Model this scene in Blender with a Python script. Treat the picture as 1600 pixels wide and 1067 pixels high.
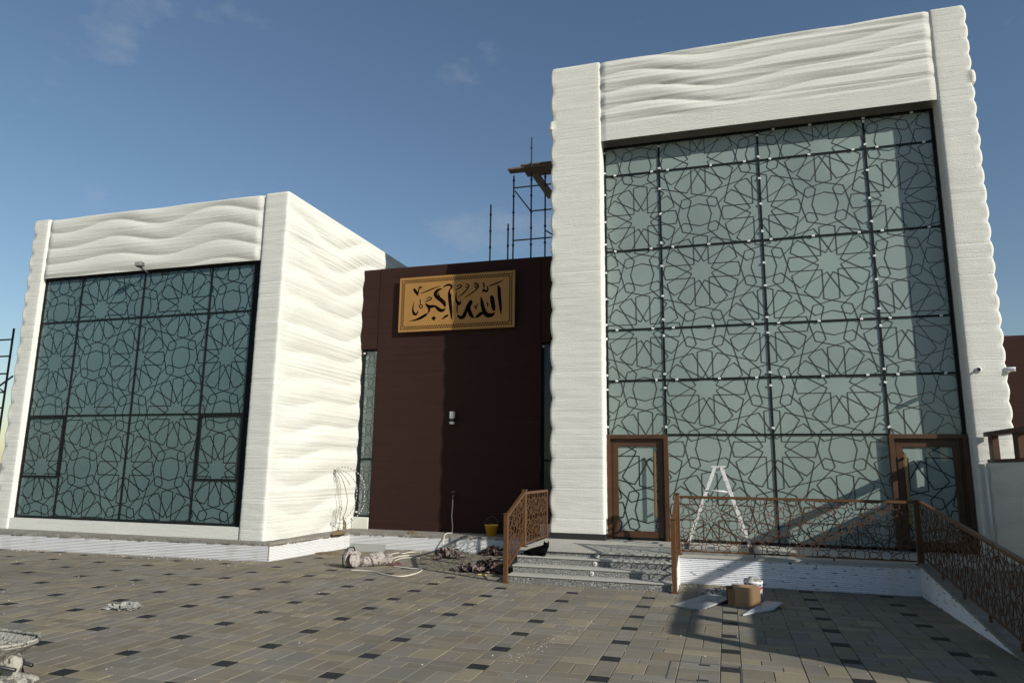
import bpy, math, random
import numpy as np
from mathutils import Vector, Matrix, noise as mnoise
random.seed(7)
R = math.radians
scn = bpy.context.scene
for o in list(bpy.data.objects): bpy.data.objects.remove(o)

# ------------------------------------------------------------------ camera
CAM_H = 1.943
YAW, PITCH, ROLL, FPX = R(17.07), R(10.37), R(0.72), 1084.6     # focal length in pixels of a 1600 px wide picture
_F = Vector((-math.sin(YAW)*math.cos(PITCH), math.cos(YAW)*math.cos(PITCH), math.sin(PITCH)))
_R0 = Vector((math.cos(YAW), math.sin(YAW), 0)); _U0 = _R0.cross(_F)
_Rt = _R0*math.cos(ROLL) + _U0*math.sin(ROLL); _Up = -_R0*math.sin(ROLL) + _U0*math.cos(ROLL)
cam = bpy.data.cameras.new('camera'); cam_o = bpy.data.objects.new('camera', cam)
scn.collection.objects.link(cam_o)
cam.sensor_width = 36; cam.lens = FPX/1600*36; cam.clip_end = 6000; cam.clip_start = .05
cam_o.matrix_world = Matrix(((_Rt.x,_Up.x,-_F.x,0),(_Rt.y,_Up.y,-_F.y,0),(_Rt.z,_Up.z,-_F.z,CAM_H),(0,0,0,1)))
scn.camera = cam_o
def ray(px, py): return _Rt*((px-800)/FPX) - _Up*((py-533.5)/FPX) + _F
def on_y(px, py, Y): d = ray(px,py); d = d*(Y/d.y); return Vector((d.x, d.y, d.z+CAM_H))
def on_z(px, py, Z=0.): d = ray(px,py); d = d*((Z-CAM_H)/d.z); return Vector((d.x, d.y, d.z+CAM_H))
def project(p):
    q = Vector((p[0],p[1],p[2]-CAM_H)); w = q.dot(_F)
    return (800+FPX*q.dot(_Rt)/w, 533.5-FPX*q.dot(_Up)/w) if w > .05 else (-9e3,-9e3)

# ------------------------------------------------------------------ sky, sun, exposure
SUN_AZ, SUN_EL = R(64.0), R(24.5)       # azimuth counted from the facades' normal towards the right
world = bpy.data.worlds.new('World'); scn.world = world; world.use_nodes = True
nt = world.node_tree; N = nt.nodes; L = nt.links; N.clear()
wo = N.new('ShaderNodeOutputWorld'); bg = N.new('ShaderNodeBackground'); bg.inputs['Strength'].default_value = .079
sky = N.new('ShaderNodeTexSky'); sky.sky_type = 'NISHITA'; sky.sun_disc = False
sky.sun_elevation = SUN_EL; sky.sun_rotation = math.atan2(math.sin(SUN_AZ), -math.cos(SUN_AZ))
sky.altitude = 20; sky.air_density = 1.2; sky.dust_density = .4; sky.ozone_density = 3.0
CLOUD = (7.7,2.2,6.1)
tc = N.new('ShaderNodeTexCoord')
mp = N.new('ShaderNodeMapping'); mp.inputs['Scale'].default_value = (2.2,2.2,4.6); mp.inputs['Location'].default_value = CLOUD; L.new(tc.outputs['Generated'], mp.inputs[0])
cn = N.new('ShaderNodeTexNoise'); cn.inputs['Scale'].default_value = 1.9; cn.inputs['Detail'].default_value = 7; cn.inputs['Roughness'].default_value = .58
L.new(mp.outputs[0], cn.inputs['Vector'])
cr = N.new('ShaderNodeValToRGB'); cr.color_ramp.elements[0].position = .595; cr.color_ramp.elements[1].position = .86
cr.color_ramp.elements[1].color = (.55,.55,.55,1); L.new(cn.outputs[0], cr.inputs[0])
mx = N.new('ShaderNodeMixRGB'); mx.inputs[2].default_value = (5.2,5.4,5.8,1)
L.new(cr.outputs[0], mx.inputs[0]); L.new(sky.outputs[0], mx.inputs[1])
L.new(mx.outputs[0], bg.inputs[0]); L.new(bg.outputs[0], wo.inputs[0])
sun = bpy.data.lights.new('sun','SUN'); sun.energy = 4.5; sun.angle = R(.55); sun.color = (1,.965,.885)
sun_o = bpy.data.objects.new('sun', sun); scn.collection.objects.link(sun_o)
SUN_DIR = Vector((math.sin(SUN_AZ)*math.cos(SUN_EL), -math.cos(SUN_AZ)*math.cos(SUN_EL), math.sin(SUN_EL)))
sun_o.rotation_euler = SUN_DIR.to_track_quat('Z','Y').to_euler(); sun_o.location = (30,-15,25)
vs = scn.view_settings; vs.view_transform = 'Standard'; vs.look = 'None'; vs.gamma = 1; vs.exposure = 0.27; vs.use_curve_mapping = False
scn.render.engine = 'CYCLES'

# ------------------------------------------------------------------ material helpers
MATS = {}
def mat(name, col, rough=.8, metal=0., var=None, bump=None, spec=.5, obj_rand=0., island=0.):
    """var: list of (scale xyz, colour, low, high) noise overlays; bump: list of (scale xyz, distance, detail)"""
    m = bpy.data.materials.new(name); m.use_nodes = True; t = m.node_tree; n = t.nodes; l = t.links
    b = n['Principled BSDF']; b.inputs['Roughness'].default_value = rough; b.inputs['Metallic'].default_value = metal
    b.inputs['Specular IOR Level'].default_value = spec
    rgb = n.new('ShaderNodeRGB'); rgb.outputs[0].default_value = (*col,1); cur = rgb.outputs[0]
    geo = n.new('ShaderNodeNewGeometry')
    def nz(scale, detail=5, rough_=.55):
        mp = n.new('ShaderNodeMapping'); mp.inputs['Scale'].default_value = scale
        l.new(geo.outputs['Position'], mp.inputs[0])
        x = n.new('ShaderNodeTexNoise'); x.inputs['Scale'].default_value = 1; x.inputs['Detail'].default_value = detail
        x.inputs['Roughness'].default_value = rough_; l.new(mp.outputs[0], x.inputs['Vector']); return x.outputs[0]
    for (sc, c2, lo, hi) in (var or []):
        r = n.new('ShaderNodeMapRange'); r.inputs[1].default_value = lo; r.inputs[2].default_value = hi; r.clamp = True
        l.new(nz(sc), r.inputs[0]); x = n.new('ShaderNodeMixRGB'); x.inputs[2].default_value = (*c2,1)
        l.new(r.outputs[0], x.inputs[0]); l.new(cur, x.inputs[1]); cur = x.outputs[0]
    if obj_rand or island:
        oi = n.new('ShaderNodeObjectInfo'); ad = n.new('ShaderNodeMath'); ad.operation = 'ADD'
        l.new(oi.outputs['Random'], ad.inputs[0]); l.new(geo.outputs['Random Per Island'], ad.inputs[1])
        fr = n.new('ShaderNodeMath'); fr.operation = 'FRACT'; l.new(ad.outputs[0], fr.inputs[0])
        hsv = n.new('ShaderNodeHueSaturation'); r = n.new('ShaderNodeMapRange')
        r.inputs[3].default_value = 1-obj_rand; r.inputs[4].default_value = 1+obj_rand*1.15
        l.new(fr.outputs[0], r.inputs[0])
        f2 = n.new('ShaderNodeMath'); f2.operation = 'MULTIPLY'; f2.inputs[1].default_value = 7.31; l.new(fr.outputs[0], f2.inputs[0])
        f3 = n.new('ShaderNodeMath'); f3.operation = 'FRACT'; l.new(f2.outputs[0], f3.inputs[0])
        r2 = n.new('ShaderNodeMapRange'); r2.inputs[3].default_value = .62; r2.inputs[4].default_value = 1.05
        gt = n.new('ShaderNodeMath'); gt.operation = 'GREATER_THAN'; gt.inputs[1].default_value = .88; l.new(f3.outputs[0], gt.inputs[0])
        gm_ = n.new('ShaderNodeMath'); gm_.operation = 'MULTIPLY_ADD'; gm_.inputs[1].default_value = obj_rand*2.2 if island else 0; l.new(gt.outputs[0], gm_.inputs[0]); l.new(r.outputs[0], gm_.inputs[2])
        l.new(gm_.outputs[0], hsv.inputs['Value'])
        l.new(f3.outputs[0], r2.inputs[0]); l.new(r2.outputs[0], hsv.inputs['Saturation'])
        l.new(cur, hsv.inputs['Color']); cur = hsv.outputs[0]
    l.new(cur, b.inputs['Base Color'])
    nrm = None
    for (sc, dist, det) in (bump or []):
        bp = n.new('ShaderNodeBump'); bp.inputs['Strength'].default_value = 1; bp.inputs['Distance'].default_value = dist
        l.new(nz(sc, det, .6), bp.inputs['Height'])
        if nrm: l.new(nrm, bp.inputs['Normal'])
        nrm = bp.outputs[0]
    if nrm: l.new(nrm, b.inputs['Normal'])
    MATS[name] = m; return m
def glass(name, tint, gloss, rough=.02):
    m = bpy.data.materials.new(name); m.use_nodes = True; t = m.node_tree; n = t.nodes; l = t.links; n.clear()
    out = n.new('ShaderNodeOutputMaterial'); tr = n.new('ShaderNodeBsdfTransparent'); tr.inputs[0].default_value = (*tint,1)
    gl = n.new('ShaderNodeBsdfGlossy'); gl.inputs['Roughness'].default_value = rough; gl.inputs['Color'].default_value = (.9,.95,1,1)
    fr = n.new('ShaderNodeFresnel'); fr.inputs['IOR'].default_value = gloss
    geo = n.new('ShaderNodeNewGeometry'); nz = n.new('ShaderNodeTexNoise'); nz.inputs['Scale'].default_value = .9; l.new(geo.outputs['Position'], nz.inputs['Vector'])
    bp = n.new('ShaderNodeBump'); bp.inputs['Distance'].default_value = .004; l.new(nz.outputs[0], bp.inputs['Height']); l.new(bp.outputs[0], gl.inputs['Normal'])
    bf = n.new('ShaderNodeMath'); bf.operation = 'SUBTRACT'; bf.inputs[0].default_value = 1; l.new(geo.outputs['Backfacing'], bf.inputs[1])
    ml = n.new('ShaderNodeMath'); ml.operation = 'MULTIPLY'; l.new(fr.outputs[0], ml.inputs[0]); l.new(bf.outputs[0], ml.inputs[1])
    mx = n.new('ShaderNodeMixShader'); l.new(ml.outputs[0], mx.inputs[0]); l.new(tr.outputs[0], mx.inputs[1]); l.new(gl.outputs[0], mx.inputs[2])
    l.new(mx.outputs[0], out.inputs[0]); return m

M_CONC = mat('printed_white_concrete', (0.6482,0.6415,0.5818), .94, spec=.15,
    var=[((.5,.5,1.4),(0.5995,0.5922,0.5422),.45,.75), ((1.2,1.2,60),(0.5293,0.5209,0.4744),.56,.78), ((34,34,75),(0.4861,0.4825,0.4405),.54,.76), ((.25,.25,9),(0.5077,0.4989,0.4518),.66,.76)],
    bump=[((2.2,2.2,85),.010,3), ((42,42,60),.008,2), ((.3,.3,24),.006,2)])
M_BROWN = mat('brown_painted_concrete', (0.03146,0.01529,0.01267), .9, spec=.12, var=[((.8,.8,45),(0.02447,0.01136,0.009614),.5,.75), ((.3,.3,7),(0.0437,0.0236,0.01923),.66,.78)],
    bump=[((1.3,1.3,95),.007,3), ((50,50,50),.004,2)])
M_PLINTH = mat('white_ribbed_plinth', (0.6532,0.6477,0.6455), .85, spec=.2, var=[((2.5,2.5,.8),(0.5443,0.5225,0.4896),.56,.74), ((30,30,6),(0.4572,0.4136,0.3673),.66,.8)], bump=[((40,40,40),.006,3)])
M_PLINTH2 = mat('white_ribbed_plinth_chipped', (0.7728,0.7792,0.7986), .85, spec=.2, var=[((7,7,30),(0.09016,0.0966,0.103),.63,.642), ((2.5,2.5,.8),(0.6698,0.644,0.5925),.6,.8)], bump=[((40,40,40),.006,3)])
M_LEDGE = mat('grey_ledge_concrete', (0.1976,0.1824,0.152), .95, var=[((3,3,3),(0.2888,0.2736,0.2356),.5,.7),((28,28,28),(0.1064,0.095,0.0798),.6,.75)], bump=[((18,18,18),.03,4)])
M_SLAB = mat('pale_landing_stone', (0.3846,0.3671,0.3234), .7, var=[((1.1,1.1,1.1),(0.3059,0.2972,0.2622),.45,.7),((90,90,90),(0.2622,0.2535,0.236),.58,.75)], bump=[((60,60,60),.003,2)])
M_GRANITE = mat('speckled_granite', (.19,.188,.176), .6, spec=.2, var=[((46,46,46),(.035,.035,.035),.53,.58),((52,52,52),(.44,.43,.40),.56,.61),((1.5,1.5,1.5),(.14,.138,.13),.5,.75)])
M_NOSING = mat('pale_granite_tread', (0.3856,0.3722,0.3318), .6, var=[((70,70,70),(0.2332,0.2332,0.2152),.56,.7),((2,2,2),(0.3318,0.3228,0.2959),.5,.75)])
M_BACK = mat('frosted_teal_panel', (0.3077,0.3268,0.3031), .55, obj_rand=.05, var=[((.5,.5,.35),(0.2686,0.2842,0.27),.4,.7)], bump=[((.5,.5,.6),.11,1)])  # brightness differs per pane in place of differing reflections in the glass
M_BACK2 = mat('frosted_dark_teal_panel', (0.3164,0.3329,0.3324), .5, obj_rand=.07, var=[((.5,.5,.35),(0.2713,0.287,0.292),.4,.7)], bump=[((.5,.5,.6),.11,1)])  # random pane brightness stands in for reflections here too
M_MULL = mat('black_aluminium', (.008,.010,.010), .6, spec=.15)
M_LATT = mat('dark_lattice_bronze', (0.057,0.0456,0.038), .5)
M_LATT2 = mat('black_lattice', (.008,.010,.010), .5)
M_GLASS = glass('curtain_glass', (.93,.97,.96), 1.42)
M_GLASS2 = glass('tinted_curtain_glass', (.74,.82,.82), 1.45)
M_CLIP = mat('white_plastic_clip', (.60,.60,.58), .6)
M_DOOR = mat('bronze_door_metal', (0.07182,0.03283,0.01505), .45, spec=.35, var=[((2,2,6),(0.05472,0.02531,0.01163),.45,.7)])
M_DOORD = mat('dark_door_recess', (.07,.032,.016), .5)
M_BRASS = mat('brass_handle', (.22,.14,.055), .4, metal=.4)
M_RAIL = mat('brown_rail_paint', (0.1011,0.04535,0.01654), .5, spec=.35, var=[((8,8,8),(0.08273,0.03677,0.01348),.45,.7)])
M_GOLD = mat('gold_sign_plate', (0.304,0.1558,0.04408), .55, spec=.3, var=[((3,3,3),(0.2736,0.1406,0.038),.4,.7)])
M_INK = mat('dark_cutout', (.006,.004,.003), 1., spec=0.)
M_SCAF = mat('scaffold_steel', (.030,.032,.038), .6, var=[((5,5,9),(.12,.06,.035),.62,.8)])
M_PLANK = mat('scaffold_plank', (0.1292,0.0836,0.0532), .85, var=[((14,2,14),(0.0836,0.0532,0.0342),.45,.7)])
M_PAVE = mat('grey_paver', (0.2019,0.1746,0.1236), .9, spec=.12, obj_rand=.095, island=1, var=[((1.4,1.4,1.4),(0.1783,0.1536,0.11),.45,.7),((7,7,7),(0.2382,0.2077,0.15),.58,.8),((190,190,190),(0.1818,0.1588,0.118),.55,.75),((.35,.35,.35),(0.1618,0.1396,0.1005),.48,.7)], bump=[((160,160,160),.0025,2)])
M_PAVED = mat('charcoal_paver', (0.0156,0.015,0.0156), .75, spec=.3, obj_rand=.15, island=1, var=[((9,9,9),(0.027,0.0258,0.0252),.56,.8),((190,190,190),(0.036,0.0342,0.033),.6,.8)], bump=[((160,160,160),.0025,2)])
M_SAND = mat('joint_sand', (0.322,0.287,0.217), .95, var=[((3,3,3),(0.189,0.168,0.126),.42,.62)], bump=[((60,60,60),.01,3)])
M_GROUND = mat('sandy_ground', (.30,.25,.18), .95, var=[((.2,.2,.2),(.24,.20,.15),.4,.7),((4,4,4),(.34,.29,.22),.5,.7)], bump=[((8,8,8),.03,4)])
M_CARD = mat('brown_cardboard', (0.3344,0.2052,0.0988), .85, var=[((4,4,4),(0.2888,0.1748,0.0836),.45,.7)])
M_CARDD = mat('cardboard_inside', (.20,.11,.05), .9)
M_BOARD = mat('dirty_grey_board', (0.304,0.304,0.2964), .7, var=[((4,4,4),(0.1672,0.1672,0.1672),.5,.62),((12,12,12),(0.418,0.4104,0.3952),.58,.7)])
M_BOARDW = mat('pale_blue_grey_board', (0.38,0.4028,0.418), .7, var=[((5,5,5),(0.3192,0.3344,0.3496),.5,.7)])
M_RAG = mat('mauve_dirty_rag', (0.1368,0.0999,0.0884), .95, var=[((14,14,14),(0.3024,0.2516,0.2108),.52,.66),((30,30,30),(0.036,0.0259,0.0238),.58,.7)], bump=[((40,40,40),.012,3)])
M_RAGB = mat('brown_dark_rag', (.085,.05,.045), .95, var=[((16,16,16),(.20,.14,.12),.58,.72)], bump=[((40,40,40),.012,3)])
M_WRAP = mat('paint_splashed_wrap', (0.3224,0.2914,0.2604), .7, var=[((16,16,16),(0.0992,0.0682,0.062),.52,.6),((10,10,10),(0.279,0.1674,0.155),.58,.7)], bump=[((30,30,30),.014,3)])
M_PLASTIC = mat('crumpled_pale_plastic', (0.3344,0.323,0.2888), .45, var=[((18,18,18),(0.1824,0.1748,0.152),.50,.66)], bump=[((35,35,35),.012,3)])
M_WIRE = mat('ivory_cable', (0.561,0.5185,0.425), .6)
M_LEAF = mat('dry_leaf_litter', (0.1488,0.1054,0.0558), .9, var=[((20,20,20),(0.0806,0.0558,0.031),.5,.65),((26,26,26),(0.2604,0.2108,0.1364),.6,.7)], bump=[((30,30,30),.02,3)])
M_CRUMB = mat('white_plaster_crumb', (.55,.53,.48), .9)
M_YELL = mat('yellow_bucket_plastic', (0.7235,0.3747,0.0323), .5)
M_BLACKFUR = mat('black_cat_fur', (.004,.004,.004), 1., spec=.02, bump=[((120,120,120),.004,2)])
M_ALU = mat('paint_spotted_aluminium', (.66,.65,.61), .5, metal=.0, var=[((14,14,14),(.40,.38,.34),.58,.68)])
M_LAMP = mat('white_lamp_housing', (.62,.62,.60), .45)
M_BLACK = mat('black_plastic', (.015,.015,.016), .4)
M_DGREY = mat('dark_grey_metal', (.09,.09,.09), .5)
M_GREY = mat('grey_box_paint', (.24,.24,.22), .7)
M_LENS = mat('step_light_lens', (.50,.49,.45), .4)
M_WHITE = mat('white_paint', (.72,.72,.70), .6)
M_RED = mat('red_label', (.32,.025,.03), .6)
M_BLUE = mat('navy_label', (.03,.04,.12), .6)
M_CEM = mat('cement_caked_metal', (0.3192,0.304,0.2584), .9, var=[((22,22,22),(0.0912,0.0836,0.0684),.52,.6),((12,12,12),(0.418,0.3952,0.342),.58,.7)], bump=[((26,26,26),.02,3)])
M_SKIRT = mat('black_skirting', (.018,.018,.019), .4)
M_WIREG = mat('grey_wire', (.13,.12,.11), .6)
M_BULB = mat('clear_bulb_white', (.75,.74,.70), .4)

# ------------------------------------------------------------------ object helpers
COL = scn.collection
def put(name, me, parent=None, m=None):
    o = bpy.data.objects.new(name, me); COL.objects.link(o)
    if m and me is not None and not me.materials: me.materials.append(m)
    if parent is not None: o.parent = parent; o.matrix_parent_inverse = parent.matrix_world.inverted() if False else Matrix.Translation(-Vector(parent.get('_w', (0,0,0))))
    return o
def tag(o, label=None, cat=None, group=None, kind=None):
    if label: o['label'] = label
    if cat: o['category'] = cat
    if group: o['group'] = group
    if kind: o['kind'] = kind
    return o
def thing(name, label, cat, loc=(0,0,0), group=None):
    o = bpy.data.objects.new(name, None); COL.objects.link(o); o.empty_display_size = .2
    o.location = loc; o['_w'] = tuple(loc); return tag(o, label, cat, group)
class MB:
    def __init__(s): s.v = []; s.f = []
    def add(s, vs, fs):
        b = len(s.v); s.v += [tuple(p) for p in vs]; s.f += [tuple(i+b for i in q) for q in fs]; return s
    def box(s, x0,x1,y0,y1,z0,z1):
        return s.add([(x0,y0,z0),(x1,y0,z0),(x1,y1,z0),(x0,y1,z0),(x0,y0,z1),(x1,y0,z1),(x1,y1,z1),(x0,y1,z1)],
            [(3,2,1,0),(4,5,6,7),(0,1,5,4),(1,2,6,5),(2,3,7,6),(3,0,4,7)])
    def bbox(s, x0,x1,y0,y1,z0,z1,b=.006):
        """box with chamfered edges (three crossed rings)"""
        xs=(x0,x0+b,x1-b,x1); ys=(y0,y0+b,y1-b,y1); zs=(z0,z0+b,z1-b,z1)
        pts=[];idx={}
        for i,sx in ((0,0),(1,1)):
            for j in (0,1):
                for k in (0,1):
                    X=(x0,x1)[i];Y=(y0,y1)[j];Z=(z0,z1)[k]
                    Xi=(xs[1],xs[2])[i];Yi=(ys[1],ys[2])[j];Zi=(zs[1],zs[2])[k]
                    for a,p in enumerate(((X,Yi,Zi),(Xi,Y,Zi),(Xi,Yi,Z))): idx[i,j,k,a]=len(pts);pts.append(p)
        F=[]
        g=lambda i,j,k,a:idx[i,j,k,a]
        F+= [(g(0,0,0,0),g(0,0,1,0),g(0,1,1,0),g(0,1,0,0)),(g(1,0,0,0),g(1,1,0,0),g(1,1,1,0),g(1,0,1,0))]
        F+= [(g(0,0,0,1),g(1,0,0,1),g(1,0,1,1),g(0,0,1,1)),(g(0,1,0,1),g(0,1,1,1),g(1,1,1,1),g(1,1,0,1))]
        F+= [(g(0,0,0,2),g(0,1,0,2),g(1,1,0,2),g(1,0,0,2)),(g(0,0,1,2),g(1,0,1,2),g(1,1,1,2),g(0,1,1,2))]
        for i in (0,1):
            for j in (0,1): F.append((g(i,j,0,0),g(i,j,1,0),g(i,j,1,1),g(i,j,0,1)))
        for i in (0,1):
            for k in (0,1): F.append((g(i,0,k,0),g(i,1,k,0),g(i,1,k,2),g(i,0,k,2)))
        for j in (0,1):
            for k in (0,1): F.append((g(0,j,k,1),g(1,j,k,1),g(1,j,k,2),g(0,j,k,2)))
        for i in (0,1):
            for j in (0,1):
                for k in (0,1): F.append((g(i,j,k,0),g(i,j,k,1),g(i,j,k,2)))
        return s.add(pts,F)
    def bar(s, a, b, w, d, n=(0,1,0)):
        """box from a to b, w wide in the plane, d deep along n"""
        a=Vector(a);b=Vector(b);t=b-a
        if t.length<1e-6: return s
        t.normalize();n=Vector(n);n=(n-t*n.dot(t))
        n = n.normalized() if n.length>1e-6 else t.orthogonal().normalized()
        u=t.cross(n)*(w/2);n=n*(d/2)
        return s.add([a-u-n,a+u-n,a+u+n,a-u+n,b-u-n,b+u-n,b+u+n,b-u+n],[(0,1,2,3),(7,6,5,4),(0,4,5,1),(1,5,6,2),(2,6,7,3),(3,7,4,0)])
    def tube(s, pts, r, n=8, cap=True):
        pts=[Vector(p) for p in pts]; k=len(pts); rr=r if isinstance(r,(list,tuple)) else [r]*k
        base=len(s.v); up=None
        for i,p in enumerate(pts):
            t=(pts[min(i+1,k-1)]-pts[max(i-1,0)]).normalized()
            if up is None: up=t.orthogonal().normalized()
            up=(up-t*up.dot(t)); up=up.normalized() if up.length>1e-6 else t.orthogonal().normalized()
            w=t.cross(up)
            for j in range(n):
                a=2*math.pi*j/n; s.v.append(tuple(p+(up*math.cos(a)+w*math.sin(a))*rr[i]))
        for i in range(k-1):
            for j in range(n):
                a=base+i*n+j;b=base+i*n+(j+1)%n; s.f.append((a,b,b+n,a+n))
        if cap: s.f.append(tuple(base+j for j in range(n))[::-1]); s.f.append(tuple(base+(k-1)*n+j for j in range(n)))
        return s
    def lathe(s, prof, c, n=20, ax=None):
        base=len(s.v);c=Vector(c)
        M=Matrix.Identity(3) if ax is None else Vector(ax).to_track_quat('Z','Y').to_matrix()
        for (r,z) in prof:
            for j in range(n):
                a=2*math.pi*j/n; s.v.append(tuple(c+M@Vector((r*math.cos(a),r*math.sin(a),z))))
        for i in range(len(prof)-1):
            for j in range(n):
                a=base+i*n+j;b=base+i*n+(j+1)%n; s.f.append((a,b,b+n,a+n))
        s.f.append(tuple(base+j for j in range(n))[::-1]); s.f.append(tuple(base+(len(prof)-1)*n+j for j in range(n)))
        return s
    def prism(s, poly, a, b):
        """polygon of 3D points swept by vector a..b offsets"""
        k=len(poly);a=Vector(a);b=Vector(b)
        return s.add([Vector(p)+a for p in poly]+[Vector(p)+b for p in poly],
            [tuple(range(k))[::-1],tuple(range(k,2*k))]+[(i,(i+1)%k,(i+1)%k+k,i+k) for i in range(k)])
    def mesh(s, name, m=None, smooth=False):
        me=bpy.data.meshes.new(name); me.from_pydata(s.v,[],s.f); me.update()
        if smooth: me.polygons.foreach_set('use_smooth',[True]*len(me.polygons))
        if m: me.materials.append(m)
        return me
    def build(s, name, m, parent=None, smooth=False): return put(name, s.mesh(name,m,smooth), parent)
def box(name, m, parent, *d, bev=0): return (MB().bbox(*d,b=bev) if bev else MB().box(*d)).build(name, m, parent)
def nz(x,y,z): return mnoise.noise(Vector((x,y,z)))

# ------------------------------------------------------------------ printed walls: rings of points displaced outwards
def rrect(x0,x1,y0,y1,r=.07,step=.1):
    """closed plan outline (x,y,nx,ny), anticlockwise from the left end of the front"""
    out=[]
    def side(ax,ay,bx,by,nx,ny):
        d=math.hypot(bx-ax,by-ay);k=max(1,int(d/step))
        for i in range(k): t=i/k; out.append((ax+(bx-ax)*t,ay+(by-ay)*t,nx,ny))
    def cor(cx,cy,a0):
        for i in range(5): a=a0+math.pi/2*i/5; out.append((cx+r*math.cos(a),cy+r*math.sin(a),math.cos(a),math.sin(a)))
    side(x0+r,y0,x1-r,y0,0,-1); cor(x1-r,y0+r,-math.pi/2); side(x1,y0+r,x1,y1-r,1,0); cor(x1-r,y1-r,0)
    side(x1-r,y1,x0+r,y1,0,1); cor(x0+r,y1-r,math.pi/2); side(x0,y1-r,x0,y0+r,-1,0); cor(x0+r,y0+r,math.pi)
    return out
def ringwall(name, m, parent, plan, z0, z1, dz, disp):
    nzr=max(1,int(round((z1-z0)/dz))); k=len(plan); mb=MB()
    for i in range(nzr+1):
        z=z0+(z1-z0)*i/nzr
        for (x,y,nx,ny) in plan:
            d=disp(x,y,z,nx,ny); mb.v.append((x+nx*d,y+ny*d,z))
    for i in range(nzr):
        for j in range(k):
            a=i*k+j;b=i*k+(j+1)%k; mb.f.append((a,b,b+k,a+k))
    o=mb.build(name,m,parent,smooth=True)
    cap=MB(); cap.v=mb.v[-k:]; cap.f=[tuple(range(k))]
    me=o.data
    # close the top in the same mesh
    import bmesh
    bm=bmesh.new(); bm.from_mesh(me); bm.verts.ensure_lookup_table()
    try:
        f=bm.faces.new([bm.verts[nzr*k+j] for j in range(k)]); f.smooth=False
    except ValueError: pass
    bm.to_mesh(me); bm.free()
    return o
def scallop(t, p=.75): return abs(math.sin(math.pi*t))**p

# ------------------------------------------------------------------ star lattice (twelve-pointed stars on a square grid)
def star_segments():
    t=.634; T15=math.tan(R(15)); w=.1195; r1=w/math.sin(R(45)); s=t-w*T15; h=(1-t)/(1+T15); n=.2; 
    xy=t*(math.cos(R(30))+math.sin(R(30))); p=(n+1-xy)/(1+T15); q=p-(1-xy)
    S=[]
    def rot(v,a): return (v[0]*math.cos(a)-v[1]*math.sin(a), v[0]*math.sin(a)+v[1]*math.cos(a))
    for k in range(12):
        a=R(30*k)
        for sg in (1,-1):
            S.append((rot((r1*math.cos(R(45)),sg*w),a), rot((s,sg*w),a)))          # petal side
            tip=rot((t,0),a); S.append((rot((s,sg*w),a),tip))
    for k in range(4):
        a=R(90*k)
        for sg in (1,-1):
            S.append((rot((t,0),a), rot((1-h,sg*h),a)))
            tip=rot((t*math.cos(R(30)),sg*t*math.sin(R(30))),a)
            vb=rot((1-p,sg*q),a); S.append((tip,vb)); S.append((vb,rot((1,sg*n),a)))
            S.append((tip, rot((.5,sg*.5),a)))
    return S
STAR=star_segments()
def clip(a,b,x0,x1,y0,y1):
    dx,dy=b[0]-a[0],b[1]-a[1];t0,t1=0.,1.
    for p,q in ((-dx,a[0]-x0),(dx,x1-a[0]),(-dy,a[1]-y0),(dy,y1-a[1])):
        if abs(p)<1e-12:
            if q<0: return None
        else:
            r=q/p
            if p<0: t0=max(t0,r)
            else: t1=min(t1,r)
            if t0>t1: return None
    return (a[0]+dx*t0,a[1]+dy*t0),(a[0]+dx*t1,a[1]+dy*t1)
def lattice_2d(cx,cz,d,x0,x1,z0,z1):
    """segments of the pattern with a star at (cx,cz) inside a rectangle"""
    out=[]
    i0=int((x0-cx)/d)-2;i1=int((x1-cx)/d)+2;j0=int((z0-cz)/d)-2;j1=int((z1-cz)/d)+2
    for i in range(i0,i1+1):
        for j in range(j0,j1+1):
            if (i+j)%2: continue
            for (a,b) in STAR:
                c=clip((cx+(i+a[0])*d,cz+(j+a[1])*d),(cx+(i+b[0])*d,cz+(j+b[1])*d),x0,x1,z0,z1)
                if c and math.hypot(c[1][0]-c[0][0],c[1][1]-c[0][1])>.004: out.append(c)
    return out
def lattice_y(name, m, parent, Y, rect, cx, cz, d, w, dep):
    mb=MB()
    for a,b in lattice_2d(cx,cz,d,*rect): mb.bar((a[0],Y,a[1]),(b[0],Y,b[1]),w,dep)
    return tag(mb.build(name,m,parent),kind='stuff')

# ================================================================== THE SETTING
g=MB()
g.add([(-1500,-1500,-.03),(1500,-1500,-.03),(1500,3000,-.03),(-1500,3000,-.03)],[(0,1,2,3)])
tag(g.build('ground',M_GROUND),kind='structure')
pv=MB(); pv.add([(-24,-8,-.012),(10,-8,-.012),(10,17,-.012),(-24,17,-.012)],[(0,1,2,3)])
paving=pv.build('paving',M_SAND); tag(paving,kind='structure')
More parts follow.
